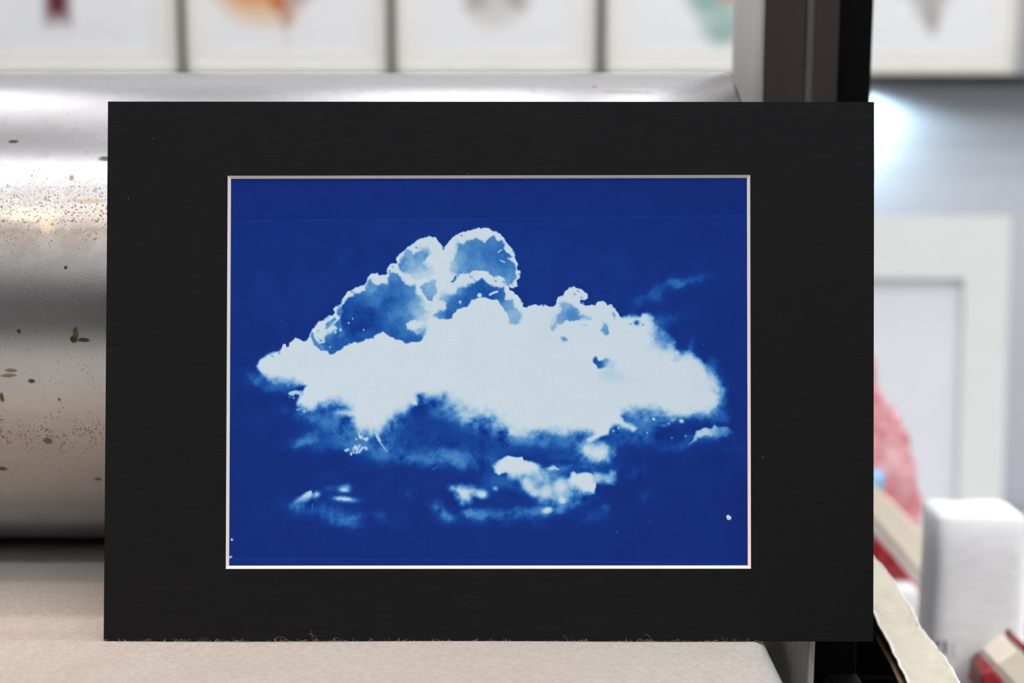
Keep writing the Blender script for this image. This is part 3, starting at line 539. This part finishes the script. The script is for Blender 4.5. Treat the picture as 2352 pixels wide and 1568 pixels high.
for k in range(620):
    cl = rf.choice([0, 1, 1])
    x = rf.uniform(-.184, .112) if not cl else rf.choice([-.178, -.17, -.152, -.14, -.125, -.108, -.1, -.083, -.077, -.06, -.05, -.036, -.03, -.012, .0, .012, .03, .05, .058, .062, .078, .09, .1]) + rf.gauss(0, .0035)
    if x > .1135: continue
    paths.append(curl(x, MAT_Y - .0004 - rf.random() * .0006, rf.choice([.0004, .0005, .0006, .0008, .001, .0014]), .5))
for x, h in [(-.124, .0045), (-.108, .006), (-.0905, .0035), (-.0875, .004), (-.15, .0022), (-.165, .0025), (-.083, .003), (-.02, .003), (.025, .0025), (.062, .0035)]:
    paths.append(curl(x, MAT_Y - .0008, h, .5, 14, 1.2))
fb = obj('fibre_fringe', fibre_mesh(paths, .000028), M('wool_fibre', (.52, .51, .49), .9, 0, .1).mottled(300, .2).m, blanket)
tag(fb, 'loose grey wool fibres along the foot of the mat', kind='stuff')
# ================================================================ the matted cyanotype
MATX = at(1122, 1472, MAT_Y).x
p0v = Vector((MATX, MAT_Y, .0008)); upv = Vector((0, math.sin(LEAN), math.cos(LEAN))); nrm = Vector((0, -math.cos(LEAN), math.sin(LEAN)))
def mloc(px, py):
    q = on_plane(px, py, p0v, nrm) - p0v
    return (q.x, q.dot(upv))
matted = thing('matted_print', 'blue cyanotype cloud print in a wide black mat leaning on the roller', 'print', p0v, rot=(-LEAN, 0, 0))
outer = [mloc(*p) for p in ((238, 1471), (2006, 1473), (2008, 234), (248, 233))]
win = [mloc(*p) for p in ((518.5, 1306), (1725, 1305.5), (1723, 401.5), (523, 403.5))]
FACE, BEV = .0013, .00125
cen = (sum(p[0] for p in win) / 4, sum(p[1] for p in win) / 4)
def inset(P, d):
    return [(p[0] + (d if p[0] < cen[0] else -d), p[1] + (d if p[1] < cen[1] else -d)) for p in P]
inner = inset(win, BEV)
mb = M('black_mat_paper', (.009, .009, .0095), 0.62, 0., .11)
ln = mb.noise(1., 3, .7, sc=(55, 1, 2600)); l2 = mb.noise(1., 2, .5, sc=(1600, 1, 90)); bl = mb.noise(9, 3, .5); dust = mb.n('ShaderNodeTexVoronoi'); dust.inputs['Scale'].default_value = 55; mb.l(mb.coord(), dust.inputs['Vector']); dust = dust.outputs['Distance']
c = mb.ramp(mb.math('ADD', mb.math('MULTIPLY', ln, .8), mb.math('MULTIPLY', l2, .2)), [(.3, (.0062, .0062, .0068)), (.60, (.0086, .0086, .0092)), (.72, (.036, .036, .037))])
c = mb.mix(mb.math('MULTIPLY', bl, .25), c, (.0060, .0063, .0078))
c = mb.mix(mb.math('LESS_THAN', dust, .013), c, (.25, .25, .24))
mb.base(c); mb.bump(ln, .22, .0003)
m_mat = mb.m
bm = nb()
def ring(bm, A, B, ya, yb):
    va = [bm.verts.new((p[0], ya, p[1])) for p in A]; vb = [bm.verts.new((p[0], yb, p[1])) for p in B]
    for k in range(4): bm.faces.new((va[k], va[(k + 1) % 4], vb[(k + 1) % 4], vb[k]))
ring(bm, outer, win, 0, 0)
mface = obj('mat_face', bm, m_mat, matted)
bm = nb(); ring(bm, [(p[0] * .99999, p[1]) for p in outer], outer, MAT_T, .00005)
o_ = obj('mat_edge', bm, M('mat_edge_grey', (.05, .05, .05), .8).mottled(2500, .9, sc=(1, 1, 1)).m, matted)
bv = M('mat_core_white', lin(238, 232, 224), .8, 0, .2); bv.mottled(700, .04)
bm = nb(); ring(bm, win, inner, 0, FACE); bvo = obj('mat_bevel', bm, bv.m, mface)
tag(bvo, 'cream bevelled edge of the mat window')
bm = nb(); bx(bm, outer[0][0] + .002, .0017, .001, outer[1][0] - .002, MAT_T, outer[2][1] - .001); obj('backing_board', bm, M('backing_board', (.35, .33, .3), .9).mottled(50, .1).m, matted)
# easel strut that holds the mat up from behind
st = obj('easel_strut', bx(nb(), -.02, 0, 0, .02, .0025, .150, .0005), M('strut_board', (.2, .19, .18), .9).mottled(50, .1).m, matted, loc=(0, MAT_T + .034, .003), rot=(math.radians(14), 0, 0))
# the print itself: a sheet of paper whose cyanotype tone is stored point by point
NX, NY = 900, 676
EU = .012
U, V = np.meshgrid(np.linspace(-EU, 1 + EU, NX), np.linspace(-EU, 1 + EU, NY))      # V runs down the sheet
TL, TR, BR, BL = (np.array(win[k]) for k in (3, 2, 1, 0))
XZ = (TL * (1 - U[..., None]) + TR * U[..., None]) * (1 - V[..., None]) + (BL * (1 - U[..., None]) + BR * U[..., None]) * V[..., None]
PX = (523 * (1 - U) + 1723 * U) * (1 - V) + (518.5 * (1 - U) + 1725 * U) * V
PY = (403.5 * (1 - U) + 401.5 * U) * (1 - V) + (1306 * (1 - U) + 1305.5 * U) * V
tone = paint_clouds(PX, PY)
rgb = tone_to_rgb(tone)
rgb = np.where(rgb <= .04045, rgb / 12.92, ((rgb + .055) / 1.055) ** 2.4) * INK_GAIN
Pp = np.stack([XZ[..., 0], np.full_like(U, FACE + .00012), XZ[..., 1]], -1)
pm = M('cyanotype_paper', (.5, .6, .8), .9, 0., .04)
at_ = pm.n('ShaderNodeAttribute'); at_.attribute_name = 'ink'
g1 = pm.noise(1., 4, .65, sc=(700, 1, 1500)); g2 = pm.noise(60, 5, .6)
c = pm.mix(1., at_.outputs['Color'], pm.ramp(g1, [(.25, (.93, .93, .93)), (.75, (1., 1., 1.))]), 'MULTIPLY')
pm.base(c); pm.bump(pm.math('ADD', g1, pm.math('MULTIPLY', g2, .8)), .10, .0006)
pr = grid_mesh('cyanotype_sheet', Pp, pm.m, matted, rgb, smooth=False)
tag(pr, 'deep blue cyanotype of a white cumulus cloud')
# ================================================================ framed prints on the ledge along the back wall
LEDGE_Y0, LEDGE_Y1 = 2.215, BACK_Y - .001
FY = 2.235                                   # front of the frames
lz1 = at(2200, 171, LEDGE_Y0).z; lz0 = at(2200, 196, LEDGE_Y0).z
ledge = tag(obj('picture_ledge', bx(nb(), -1.6, LEDGE_Y0, lz0, 1.4, LEDGE_Y1, lz1, .001), M('ledge_black', (.028, .027, .026), .5, 0, .3).mottled(20, .1).m), 'thin black picture ledge under the row of white frames', 'shelf')
m_fr = M('white_frame_wood', lin(226, 222, 212), .6, 0, .3).mottled(40, .02, sc=(1, 1, .2)).m
m_fside = M('frame_side_grey', (.045, .05, .047), .6, 0, .2).mottled(40, .1).m  # sides coloured dark to deepen the shade in the gaps between frames
m_mt = M('cream_mount', lin(237, 236, 231), .85, 0, .1).mottled(80, .015).m
ap = M('art_paper', (.9, .9, .9), .85, 0, .1)
an = ap.n('ShaderNodeAttribute'); an.attribute_name = 'ink'; ap.base(ap.mix(1., an.outputs['Color'], ap.ramp(ap.noise(90, 3), [(.3, (.97, .97, .97)), (.7, (1, 1, 1))]), 'MULTIPLY')); m_art = ap.m
def picture(x0, x1, label, strokes):
    h = .43
    root = thing('framed_print', label, 'framed picture', ((x0 + x1) / 2, FY, lz1 + .0005), 'white framed prints on the ledge')
    hw = (x1 - x0) / 2; d = LEDGE_Y1 - FY - .006; fw = .010
    fbx = obj('frame_box', bx(nb(), -hw + .0006, .012, .0006, hw - .0006, d, h - .0006), m_fside, root)
    for (a, b, c_, e_) in ((-hw, 0, hw, fw), (-hw, h - fw, hw, h), (-hw, fw, -hw + fw, h - fw), (hw - fw, fw, hw, h - fw)):
        obj('frame_rail', bx(nb(), a, 0, b, c_, .012, e_, .0012), m_fr, fbx)
    bm = nb(); ox, oz0, oz1 = .036, .036, .04
    A = [(-hw + fw, fw), (hw - fw, fw), (hw - fw, h - fw), (-hw + fw, h - fw)]; B_ = [(-hw + ox, oz0), (hw - ox, oz0), (hw - ox, h - oz1), (-hw + ox, h - oz1)]
    ring(bm, A, B_, .0060, .0060); ring(bm, B_, [(p[0] * .996, p[1]) for p in B_], .0060, .0085)
    obj('mount', bm, m_mt, root)
    nx, nz = 90, 130
    GX_, GZ_ = np.meshgrid(np.linspace(-hw + ox, hw - ox, nx), np.linspace(oz0, h - oz1, nz))
    colr = np.ones((nz, nx, 3)) * np.array(lin(238, 238, 238))
    PXs = 1176 + (GX_ + root.location.x) * FPX / 2.245; 
    cz = at(1176, 0, FY).z; PYs = (cz - (GZ_ + root.location.z)) * FPX / 2.245 * 1.0
    for s_ in strokes:
        cx, cy, rx, ry, rot, col_, amt = s_
        ca, sa = math.cos(math.radians(rot)), math.sin(math.radians(rot))
        u = ((PXs - cx) * ca + (PYs - cy) * sa) / rx; v = (-(PXs - cx) * sa + (PYs - cy) * ca) / ry
        a = np.clip(1.6 - 1.2 * (np.maximum(abs(u), abs(v)) if rot == .5 else np.sqrt(u * u + v * v)), 0, 1)[..., None] * amt
        colr = colr * (1 - a) + np.array(lin(*col_)) * a
    P3 = np.stack([GX_, np.full_like(GX_, .0082), GZ_], -1)
    grid_mesh('art_sheet', P3, m_art, root, colr, smooth=False)
    return root
def fx(px): return at(px, 100, FY).x
picture(fx(-66), fx(407), 'white framed print with a small dark red square, leftmost on the ledge', [(157, -8, 30, 58, .5, (104, 44, 60), 1.)])
picture(fx(427), fx(888), 'white framed print with orange and brown brush strokes', [(610, 25, 85, 34, 8, (233, 200, 165), .8), (600, -25, 90, 42, 0, (226, 150, 80), .9), (655, 5, 26, 22, 30, (196, 110, 40), .95), (672, 35, 14, 26, 10, (180, 130, 110), .8), (700, 0, 60, 18, -38, (205, 170, 160), .7), (690, -5, 16, 12, 0, (150, 160, 150), .7), (670, 80, 9, 36, 0, (228, 205, 196), .5)])
picture(fx(909), fx(1369), 'white framed print with a pale grey ink sketch, third along the ledge', [(1140, 0, 70, 44, 0, (206, 204, 198), .9), (1098, -10, 26, 40, 20, (168, 164, 158), .8), (1185, -10, 24, 36, -25, (165, 162, 156), .8), (1135, 45, 50, 20, 0, (215, 210, 202), .6)])
picture(fx(1391), fx(1852), 'white framed print with a teal green shape beside the steel upright', [(1610, -10, 44, 60, -30, (150, 182, 172), 1.), (1640, 60, 46, 40, 30, (176, 198, 192), 1.), (1690, 40, 40, 90, -35, (160, 186, 178), .9), (1650, 75, 26, 20, 0, (140, 172, 160), .6), (1665, -12, 26, 16, 0, (214, 120, 100), .9), (1690, 20, 24, 26, 0, (215, 222, 222), .7)])
picture(fx(1874), fx(2336), 'white framed print with a grey pointed brush mark, rightmost on the ledge', [(2112, 0, 40, 44, 0, (190, 186, 180), .9), (2118, 40, 20, 36, -8, (165, 162, 156), .8), (2105, -30, 70, 30, 0, (170, 165, 160), .9)])
# lamp under the ledge, half hidden by the press upright
lx_ = at(1962, 230, 2.26).x
ul = thing('under_shelf_lamp', 'small cool white lamp under the picture ledge beside the press upright', 'lamp', (lx_, 2.262, lz0))
obj('lamp_housing', lathe(nb(), [(.020, -.008), (.022, -.007), (.022, 0)], 32), m_black, ul, True)
le = M('lamp_glow', (.9, .95, 1), .5); le.b.inputs['Emission Color'].default_value = (.75, .9, 1, 1); le.b.inputs['Emission Strength'].default_value = 14
obj('lamp_lens', lathe(nb(), [(.0165, -.0095), (.017, -.0081)], 32), le.m, ul)
sl = bpy.data.lights.new('under_shelf_light', 'SPOT'); sl.energy = 3.6; sl.color = (.55, .80, 1.); sl.spot_size = math.radians(172); sl.spot_blend = .25; sl.shadow_soft_size = .02
so = bpy.data.objects.new('under_shelf_light', sl); COL.objects.link(so); so.parent = ul; so.location = (0, 0, -.016); so.rotation_euler = (math.radians(12), 0, 0)
# ================================================================ white table on the right and the things on it
TZ = -.41
tb = thing('work_table', 'white work table beyond the right side of the press', 'table', (.75, 1.5, FLOOR))
m_white = M('white_laminate', lin(236, 236, 238), .5, 0, .3).mottled(20, .015).m
def T_(name, bm, mat): 
    o = obj(name, bm, mat); o.parent = tb; o.matrix_parent_inverse = Matrix.Translation(-Vector(tb.location)); return o
T_('table_top', bx(nb(), .235, .80, TZ - .03, 1.6, BACK_Y - .02, TZ, .002), m_white)
for xx_, yy_ in ((.26, .83), (1.56, .83), (.26, 2.22), (1.56, 2.22)): T_('leg', bx(nb(), xx_, yy_, FLOOR, xx_ + .04, yy_ + .04, TZ - .03, .002), m_white)
# blank white mount leaning on the wall
bY = 2.02
bt = at(2100, 497, bY).z; bxr = at(2326, 800, bY).x; ixr = at(2221, 800, bY).x; itz = at(2100, 643, bY).z
lm = thing('leaning_mount', 'blank white picture mount leaning on the grey wall behind the foam block', 'picture mount', (bxr, bY, TZ))
w_, h_ = .46, bt - TZ; t_ = .012
bm = nb(); iw = bxr - ixr; ih = bt - itz
A = [(-w_, 0), (0, 0), (0, h_), (-w_, h_)]; B_ = [(-w_ + iw, .05), (-iw, .05), (-iw, h_ - ih), (-w_ + iw, h_ - ih)]
ring(bm, A, B_, 0, 0); ring(bm, [(p[0], p[1]) for p in A], A, t_, 0)
bmesh.ops.recalc_face_normals(bm, faces=bm.faces)
obj('mount_board', bm, M('mount_white', lin(228, 229, 226), .85, 0, .1).mottled(20, .01).m, lm)
bm = nb(); ring(bm, B_, inset_ if False else [(B_[0][0] + .0, B_[0][1]), (B_[1][0], B_[1][1]), (B_[2][0], B_[2][1]), (B_[3][0], B_[3][1])], 0, .011); obj('window_edge', bm, M('mount_core', lin(205, 204, 196), .85).mottled(50, .02).m, lm)
bm = nb(); bx(bm, -w_ + .002, .011, .002, -.002, .014, h_ - .002); obj('blank_sheet', bm, M('blank_paper', lin(228, 229, 234), .85, 0, .1).mottled(15, .012).m, lm)
lm.rotation_euler = (-math.radians(4), 0, 0)
# foam block
fY = .905
fl = at(2152, 1300, fY).x; fr = at(2354, 1300, fY).x; fz = at(2200, 1180, fY).z
fbk = thing('foam_block', 'white packing foam block with dark printed marks, front right', 'foam block', ((fl + fr) / 2, fY, TZ))
def soft_box(x0, y0, z0, x1, y1, z1, bev, mat, name, parent, amp, seed, cuts=14):
    bm = nb(); bx(bm, x0, y0, z0, x1, y1, z1, bev, 3)
    bmesh.ops.subdivide_edges(bm, edges=[e_ for e_ in bm.edges if e_.calc_length() > .015], cuts=cuts, use_grid_fill=True)
    rs_ = np.random.RandomState(seed)
    from mathutils import noise as mn
    for v in bm.verts:
        v.co += amp * mn.noise_vector(v.co * 60 + Vector((seed, 0, 0)))
    return obj(name, bm, mat, parent, True)
fm = M('white_foam', lin(232, 231, 233), .9, 0, .15); fn = fm.noise(130, 5, .6, sc=(.4, 1, 1)); fm.base(fm.ramp(fn, [(.3, lin(234, 233, 234)), (.7, lin(245, 245, 246))])); fm.bump(fn, .25, .003); fm.b.inputs['Subsurface Weight'].default_value = .7; fm.b.inputs['Subsurface Radius'].default_value = (1, 1, 1); fm.b.inputs['Subsurface Scale'].default_value = .025
hw = (fr - fl) / 2
soft_box(-hw, 0, 0, hw, .042, fz - TZ, .006, fm.m, 'foam_body', fbk, .0012, 3)
mk = M('mark_ink', (.045, .05, .038), .8).mottled(300, .3).m
mk2 = M('faint_ink', (.30, .30, .285), .8).mottled(400, .3).m
def text_part(body, px, py, height_px, mat, parent, name, rot=0., sx=1.):
    cu = bpy.data.curves.new(name, 'FONT'); cu.body = body; cu.extrude = .00012; cu.size = 1; cu.offset = .012
    tmp = bpy.data.objects.new('tmp', cu); COL.objects.link(tmp)
    bpy.context.view_layer.update()
    me = bpy.data.meshes.new_from_object(tmp.evaluated_get(bpy.context.evaluated_depsgraph_get()))
    bpy.data.objects.remove(tmp)
    xs_ = [v.co.x for v in me.vertices]; ys_ = [v.co.y for v in me.vertices]
    hgt = max(ys_) - min(ys_); k = height_px * fY / FPX / hgt
    cx, cy = (max(xs_) + min(xs_)) / 2, (max(ys_) + min(ys_)) / 2
    q = at(px, py, fY)
    for v in me.vertices:
        a, b, z_ = (v.co.x - cx) * k * sx, (v.co.y - cy) * k, v.co.z
        a, b = a * math.cos(rot) - b * math.sin(rot), a * math.sin(rot) + b * math.cos(rot)
        v.co = Vector((a + q.x - parent.location.x, -.0014 - min(z_, .0001), b + q.z - parent.location.z))
    o = bpy.data.objects.new(name, me); COL.objects.link(o); me.materials.append(mat); o.parent = parent
    return o
text_part('r', 2146, 1488, 36, mk, fbk, 'printed_mark')
text_part('1', 2170, 1484, 33, mk, fbk, 'printed_mark', math.radians(4))
text_part('1', 2188, 1483, 14, mk2, fbk, 'printed_mark', 0, 1.2); text_part('1', 2188, 1500, 14, mk2, fbk, 'printed_mark', 0, 1.2)
slY = 1.08
slab = thing('foam_pad', 'low white foam pad under the red wrapped board, left of the taller block', 'foam block', (at(2050, 1360, slY).x, slY, TZ))
sz_ = at(2080, 1352, slY).z - TZ
soft_box(-.06, 0, 0, .021, .17, sz_, .004, fm.m, 'foam_body', slab, .0008, 8)
# boards wrapped in red plastic: cream edge, pale lip, red film bulging below
m_board = M('cream_board', lin(240, 222, 192), .7, 0, .2); gn = m_board.noise(30, 4, .6, sc=(1, 6, 14)); m_board.base(m_board.ramp(gn, [(.3, lin(252, 236, 208)), (.7, lin(255, 247, 233))])); m_board = m_board.m
m_lip = M('pale_lip', lin(214, 200, 194), .7).mottled(40, .05).m
rd = M('red_film', (.36, .012, .018), .22, 0., .6); rn = rd.noise(60, 4, .6); rd.base(rd.ramp(rn, [(.35, (.20, .008, .010)), (.7, (.50, .022, .035))])); rd.bump(rn, .6, .01); m_red = rd.m
pk = M('pink_plastic', lin(236, 170, 176), .35, 0., .5); pn = pk.noise(26, 4, .6); pk.base(pk.ramp(pn, [(.35, lin(224, 118, 124)), (.65, lin(240, 190, 196))])); pk.bump(pn, .7, .02); pk.b.inputs['Transmission Weight'].default_value = .0; m_pink = pk.m
def poly_slab(name, pxs, Y0, Y1, mat, parent, amp=0., cuts=0, seed=0, bev=0.):
    """a solid whose front outline is given at distance Y0 and which goes back to Y1"""
    bm = nb()
    base_ = Vector(parent.location)
    fr_ = [bm.verts.new(at(x, y, Y0) - base_) for x, y in pxs]
    bk_ = [bm.verts.new(at(x, y, Y0) + Vector((0, Y1 - Y0, 0)) - base_) for x, y in pxs]
    n_ = len(pxs)
    bm.faces.new(fr_); bm.faces.new(list(reversed(bk_)))
    for k in range(n_): bm.faces.new((fr_[k], bk_[k], bk_[(k + 1) % n_], fr_[(k + 1) % n_]))
    bmesh.ops.recalc_face_normals(bm, faces=bm.faces)
    if bev: bmesh.ops.bevel(bm, geom=list(bm.edges), offset=bev, segments=2, affect='EDGES')
    if cuts:
        bmesh.ops.triangulate(bm, faces=bm.faces)
        for _ in range(cuts): bmesh.ops.subdivide_edges(bm, edges=list(bm.edges), cuts=1, use_grid_fill=True)
        from mathutils import noise as mn
        for v in bm.verts: v.co += amp * mn.noise_vector(v.co * 45 + Vector((seed, seed, 0)))
    return obj(name, bm, mat, parent, bool(cuts))
wY = 1.10
wb = thing('wrapped_board', 'cream board over red plastic film leaning left of the foam block', 'board', at(2060, 1346, wY))
poly_slab('board', [(1900, 1000), (2012, 1118), (2160, 1262), (2150, 1352), (2105, 1306), (2012, 1196), (1900, 1082)], wY, wY + .12, m_board, wb, bev=.0008)
poly_slab('pale_lip', [(1900, 1084), (2012, 1198), (2105, 1308), (2148, 1352), (2128, 1358), (2085, 1318), (2012, 1232), (1900, 1118)], wY + .001, wY + .11, m_lip, wb)
poly_slab('red_film', [(1900, 1120), (2012, 1234), (2085, 1320), (2106, 1342), (2056, 1345), (1960, 1345), (1900, 1300)], wY + .0, wY + .12, m_red, wb, .003, 3, 5)
wY2 = .86
w2 = thing('wrapped_board', 'cream board over red plastic film at the bottom right corner below the foam block', 'board', Vector((at(2800, 2200, wY2).x, wY2, TZ)))
poly_slab('board', [(2289, 1526), (2338, 1492), (2352, 1502), (3010, 2200), (2940, 2225)], wY2, wY2 + .03, m_board, w2, bev=.0006)
poly_slab('pale_lip', [(2288, 1528), (2938, 2227), (2925, 2229), (2282, 1536)], wY2 + .001, wY2 + .03, m_lip, w2)
poly_slab('red_film', [(2281, 1537), (2924, 2230), (2700, 2230), (2255, 1600), (2262, 1556)], wY2, wY2 + .03, m_red, w2, .002, 3, 9)
poly_slab('red_film', [(2341, 1490), (2352, 1480), (3010, 2150), (3014, 2195), (2356, 1502)], wY2, wY2 + .03, m_red, w2, .0015, 3, 2)
bY_ = 1.28
bag = thing('plastic_bag', 'crumpled pink red plastic bag standing behind the cream board', 'plastic bag', Vector((at(2000, 1300, bY_).x, bY_, TZ)))
poly_slab('bag_film', [(1900, 760), (1985, 800), (2016, 862), (2034, 930), (2052, 962), (2078, 955), (2082, 1010), (2100, 1060), (2112, 1130), (2116, 1200), (2112, 1815), (1900, 1815)], bY_, bY_ + .10, m_pink, bag, .006, 4, 4)
cY = 1.125
cp = at(2012, 1103, cY)
cap = obj('blue_cap', lathe(nb(), [(.004, -.006), (.0085, -.0055), (.0095, -.003), (.0095, .003), (.008, .0055), (.003, .006)], 28, 'X'), M('blue_plastic', lin(140, 178, 222), .35, 0, .5).mottled(30, .05).m, None, True, cp)
tag(cap, 'small pale blue cap resting on the cream board beside the mat', 'cap')
jY = .98
jp = at(2372, 1460, jY)
jar = thing('ink_bottle', 'dark green bottle at the right edge behind the foam block', 'bottle', (jp.x, jY, TZ))
gz = jp.z - TZ
obj('bottle_body', lathe(nb(), [(.0075, 0), (.0082, .002), (.0082, gz * .5), (.0085, gz * .7), (.006, gz * .9), (.004, gz)], 32), M('dark_green_glass', (.012, .03, .018), .15, 0, .5).mottled(20, .1).m, jar, True)
obj('bottle_cap', lathe(nb(), [(.0048, gz), (.0048, gz + .012), (.004, gz + .013)], 24), m_black, jar, True)
# ================================================================ torn paper and card beside the press
def sheet(name, left, right, YL, YR, mat, parent, thick, rough=.0006, seed=1, n=90, cols=14, sag=.0):
    """left / right: outlines of the two long edges; YL, YR: distances at their first and last points"""
    def samp(pl, Ys, t):
        s_ = t * (len(pl) - 1); i = min(int(s_), len(pl) - 2); f_ = s_ - i
        return at(pl[i][0] * (1 - f_) + pl[i + 1][0] * f_, pl[i][1] * (1 - f_) + pl[i + 1][1] * f_, Ys[0] * (1 - t) + Ys[1] * t)
    rr_ = random.Random(seed); base_ = Vector(parent.location)
    P3 = np.zeros((n, cols, 3)); j0 = j1 = 0
    for i in range(n):
        t = i / (n - 1)
        a = samp(left, YL, t); b = samp(right, YR, t)
        j0 = .6 * j0 + rr_.gauss(0, rough); j1 = .6 * j1 + rr_.gauss(0, rough)
        d_ = (b - a).normalized()
        a = a + d_ * j0 * .35; b = b + d_ * j1
        for k in range(cols):
            s_ = k / (cols - 1); p = a * (1 - s_) + b * s_
            p.z -= sag * math.sin(PI * s_)
            P3[i, k] = p - base_
    return grid_mesh(name, P3, mat, parent, thick=thick)
pp = M('cream_rag_paper', lin(226, 217, 196), .9, 0, .1); pnz = pp.noise(90, 5, .6); pp.base(pp.ramp(pnz, [(.3, lin(206, 198, 179)), (.7, lin(219, 212, 194))])); pp.bump(pnz, .15, .001)
tp = thing('torn_paper', 'cream rag paper with torn deckle edges beside the mat corner', 'paper', at(2120, 1568, .66))
Lp = [(1960, 1330), (2004, 1398), (2040, 1472), (2068, 1530), (2094, 1580), (2150, 1690), (2240, 1870), (2300, 1990)]
Rp = [(1985, 1255), (2010, 1287), (2052, 1335), (2090, 1398), (2112, 1440), (2160, 1502), (2188, 1540), (2205, 1575), (2290, 1690), (2420, 1870), (2510, 1990)]
YL, YR = (.745, .56), (.80, .60)
psh = sheet('paper_sheet', Lp, Rp, YL, YR, pp.m, tp, .0006, .0005, 4, 150, 18, .004)
dk = M('torn_edge_white', lin(246, 244, 240), .95, 0, .1).mottled(900, .05, bump=.5).m
def deckle(pl, Ys, name, wid, seed):
    rr_ = random.Random(seed); bm = nb(); base_ = Vector(tp.location); prev = None
    n = 120; jx = jz = 0
    for i in range(n):
        t = i / (n - 1); s_ = t * (len(pl) - 1); k = min(int(s_), len(pl) - 2); f_ = s_ - k
        p = at(pl[k][0] * (1 - f_) + pl[k + 1][0] * f_, pl[k][1] * (1 - f_) + pl[k + 1][1] * f_, Ys[0] * (1 - t) + Ys[1] * t) - base_ + Vector((0, -.0006, .0003))
        jx = .75 * jx + rr_.gauss(0, .3); jz = .75 * jz + rr_.gauss(0, .3)
        r_ = wid * (1 + .18 * jx); p = p + Vector((jx, 0, jz)) * wid * .7
        ring_ = [bm.verts.new(p + Vector((math.cos(a) * r_, 0, math.sin(a) * r_ * .8))) for a in (0, 1.05, 2.1, 3.14, 4.2, 5.25)]
        if prev:
            for q in range(6): bm.faces.new((prev[q], prev[(q + 1) % 6], ring_[(q + 1) % 6], ring_[q]))
        prev = ring_
    bmesh.ops.recalc_face_normals(bm, faces=bm.faces)
    return obj(name, bm, dk, psh, True)
deckle(Lp, YL, 'deckle_edge', .0008, 3); deckle(Rp, YR, 'deckle_edge', .0008, 5)
card = thing('brown_card', 'brown card lying under the torn cream paper beside the mat corner', 'card', at(2060, 1568, .62))
cm = M('brown_cardboard', lin(150, 120, 92), .9, 0, .1); cn = cm.noise(60, 5, .6, sc=(1, 1, .3)); cm.base(cm.ramp(cn, [(.3, lin(104, 80, 58)), (.7, lin(160, 130, 102))]))
Lc = [(1972, 1390), (2008, 1448), (2030, 1500), (2046, 1532), (2064, 1572), (2110, 1690), (2200, 1870), (2260, 1990)]
Rc = [(1975, 1352), (2010, 1404), (2046, 1478), (2074, 1536), (2100, 1586), (2156, 1696), (2246, 1876), (2306, 1996)]
sheet('card_sheet', Lc, Rc, (.75, .575), (.753, .59), cm.m, card, .0015, .0002, 8, 60, 6)
hair = fibre_mesh([[at(x, y, .655) for x, y in [(2006, 1400), (2012, 1394), (2020, 1395), (2030, 1400), (2038, 1406), (2048, 1409), (2060, 1410)]]], .00003)
tag(obj('stray_fibre', hair, M('fibre_dark', (.12, .12, .12), .8).mottled(50, .1).m), 'single fine dark fibre lying across the torn cream paper', 'fibre')
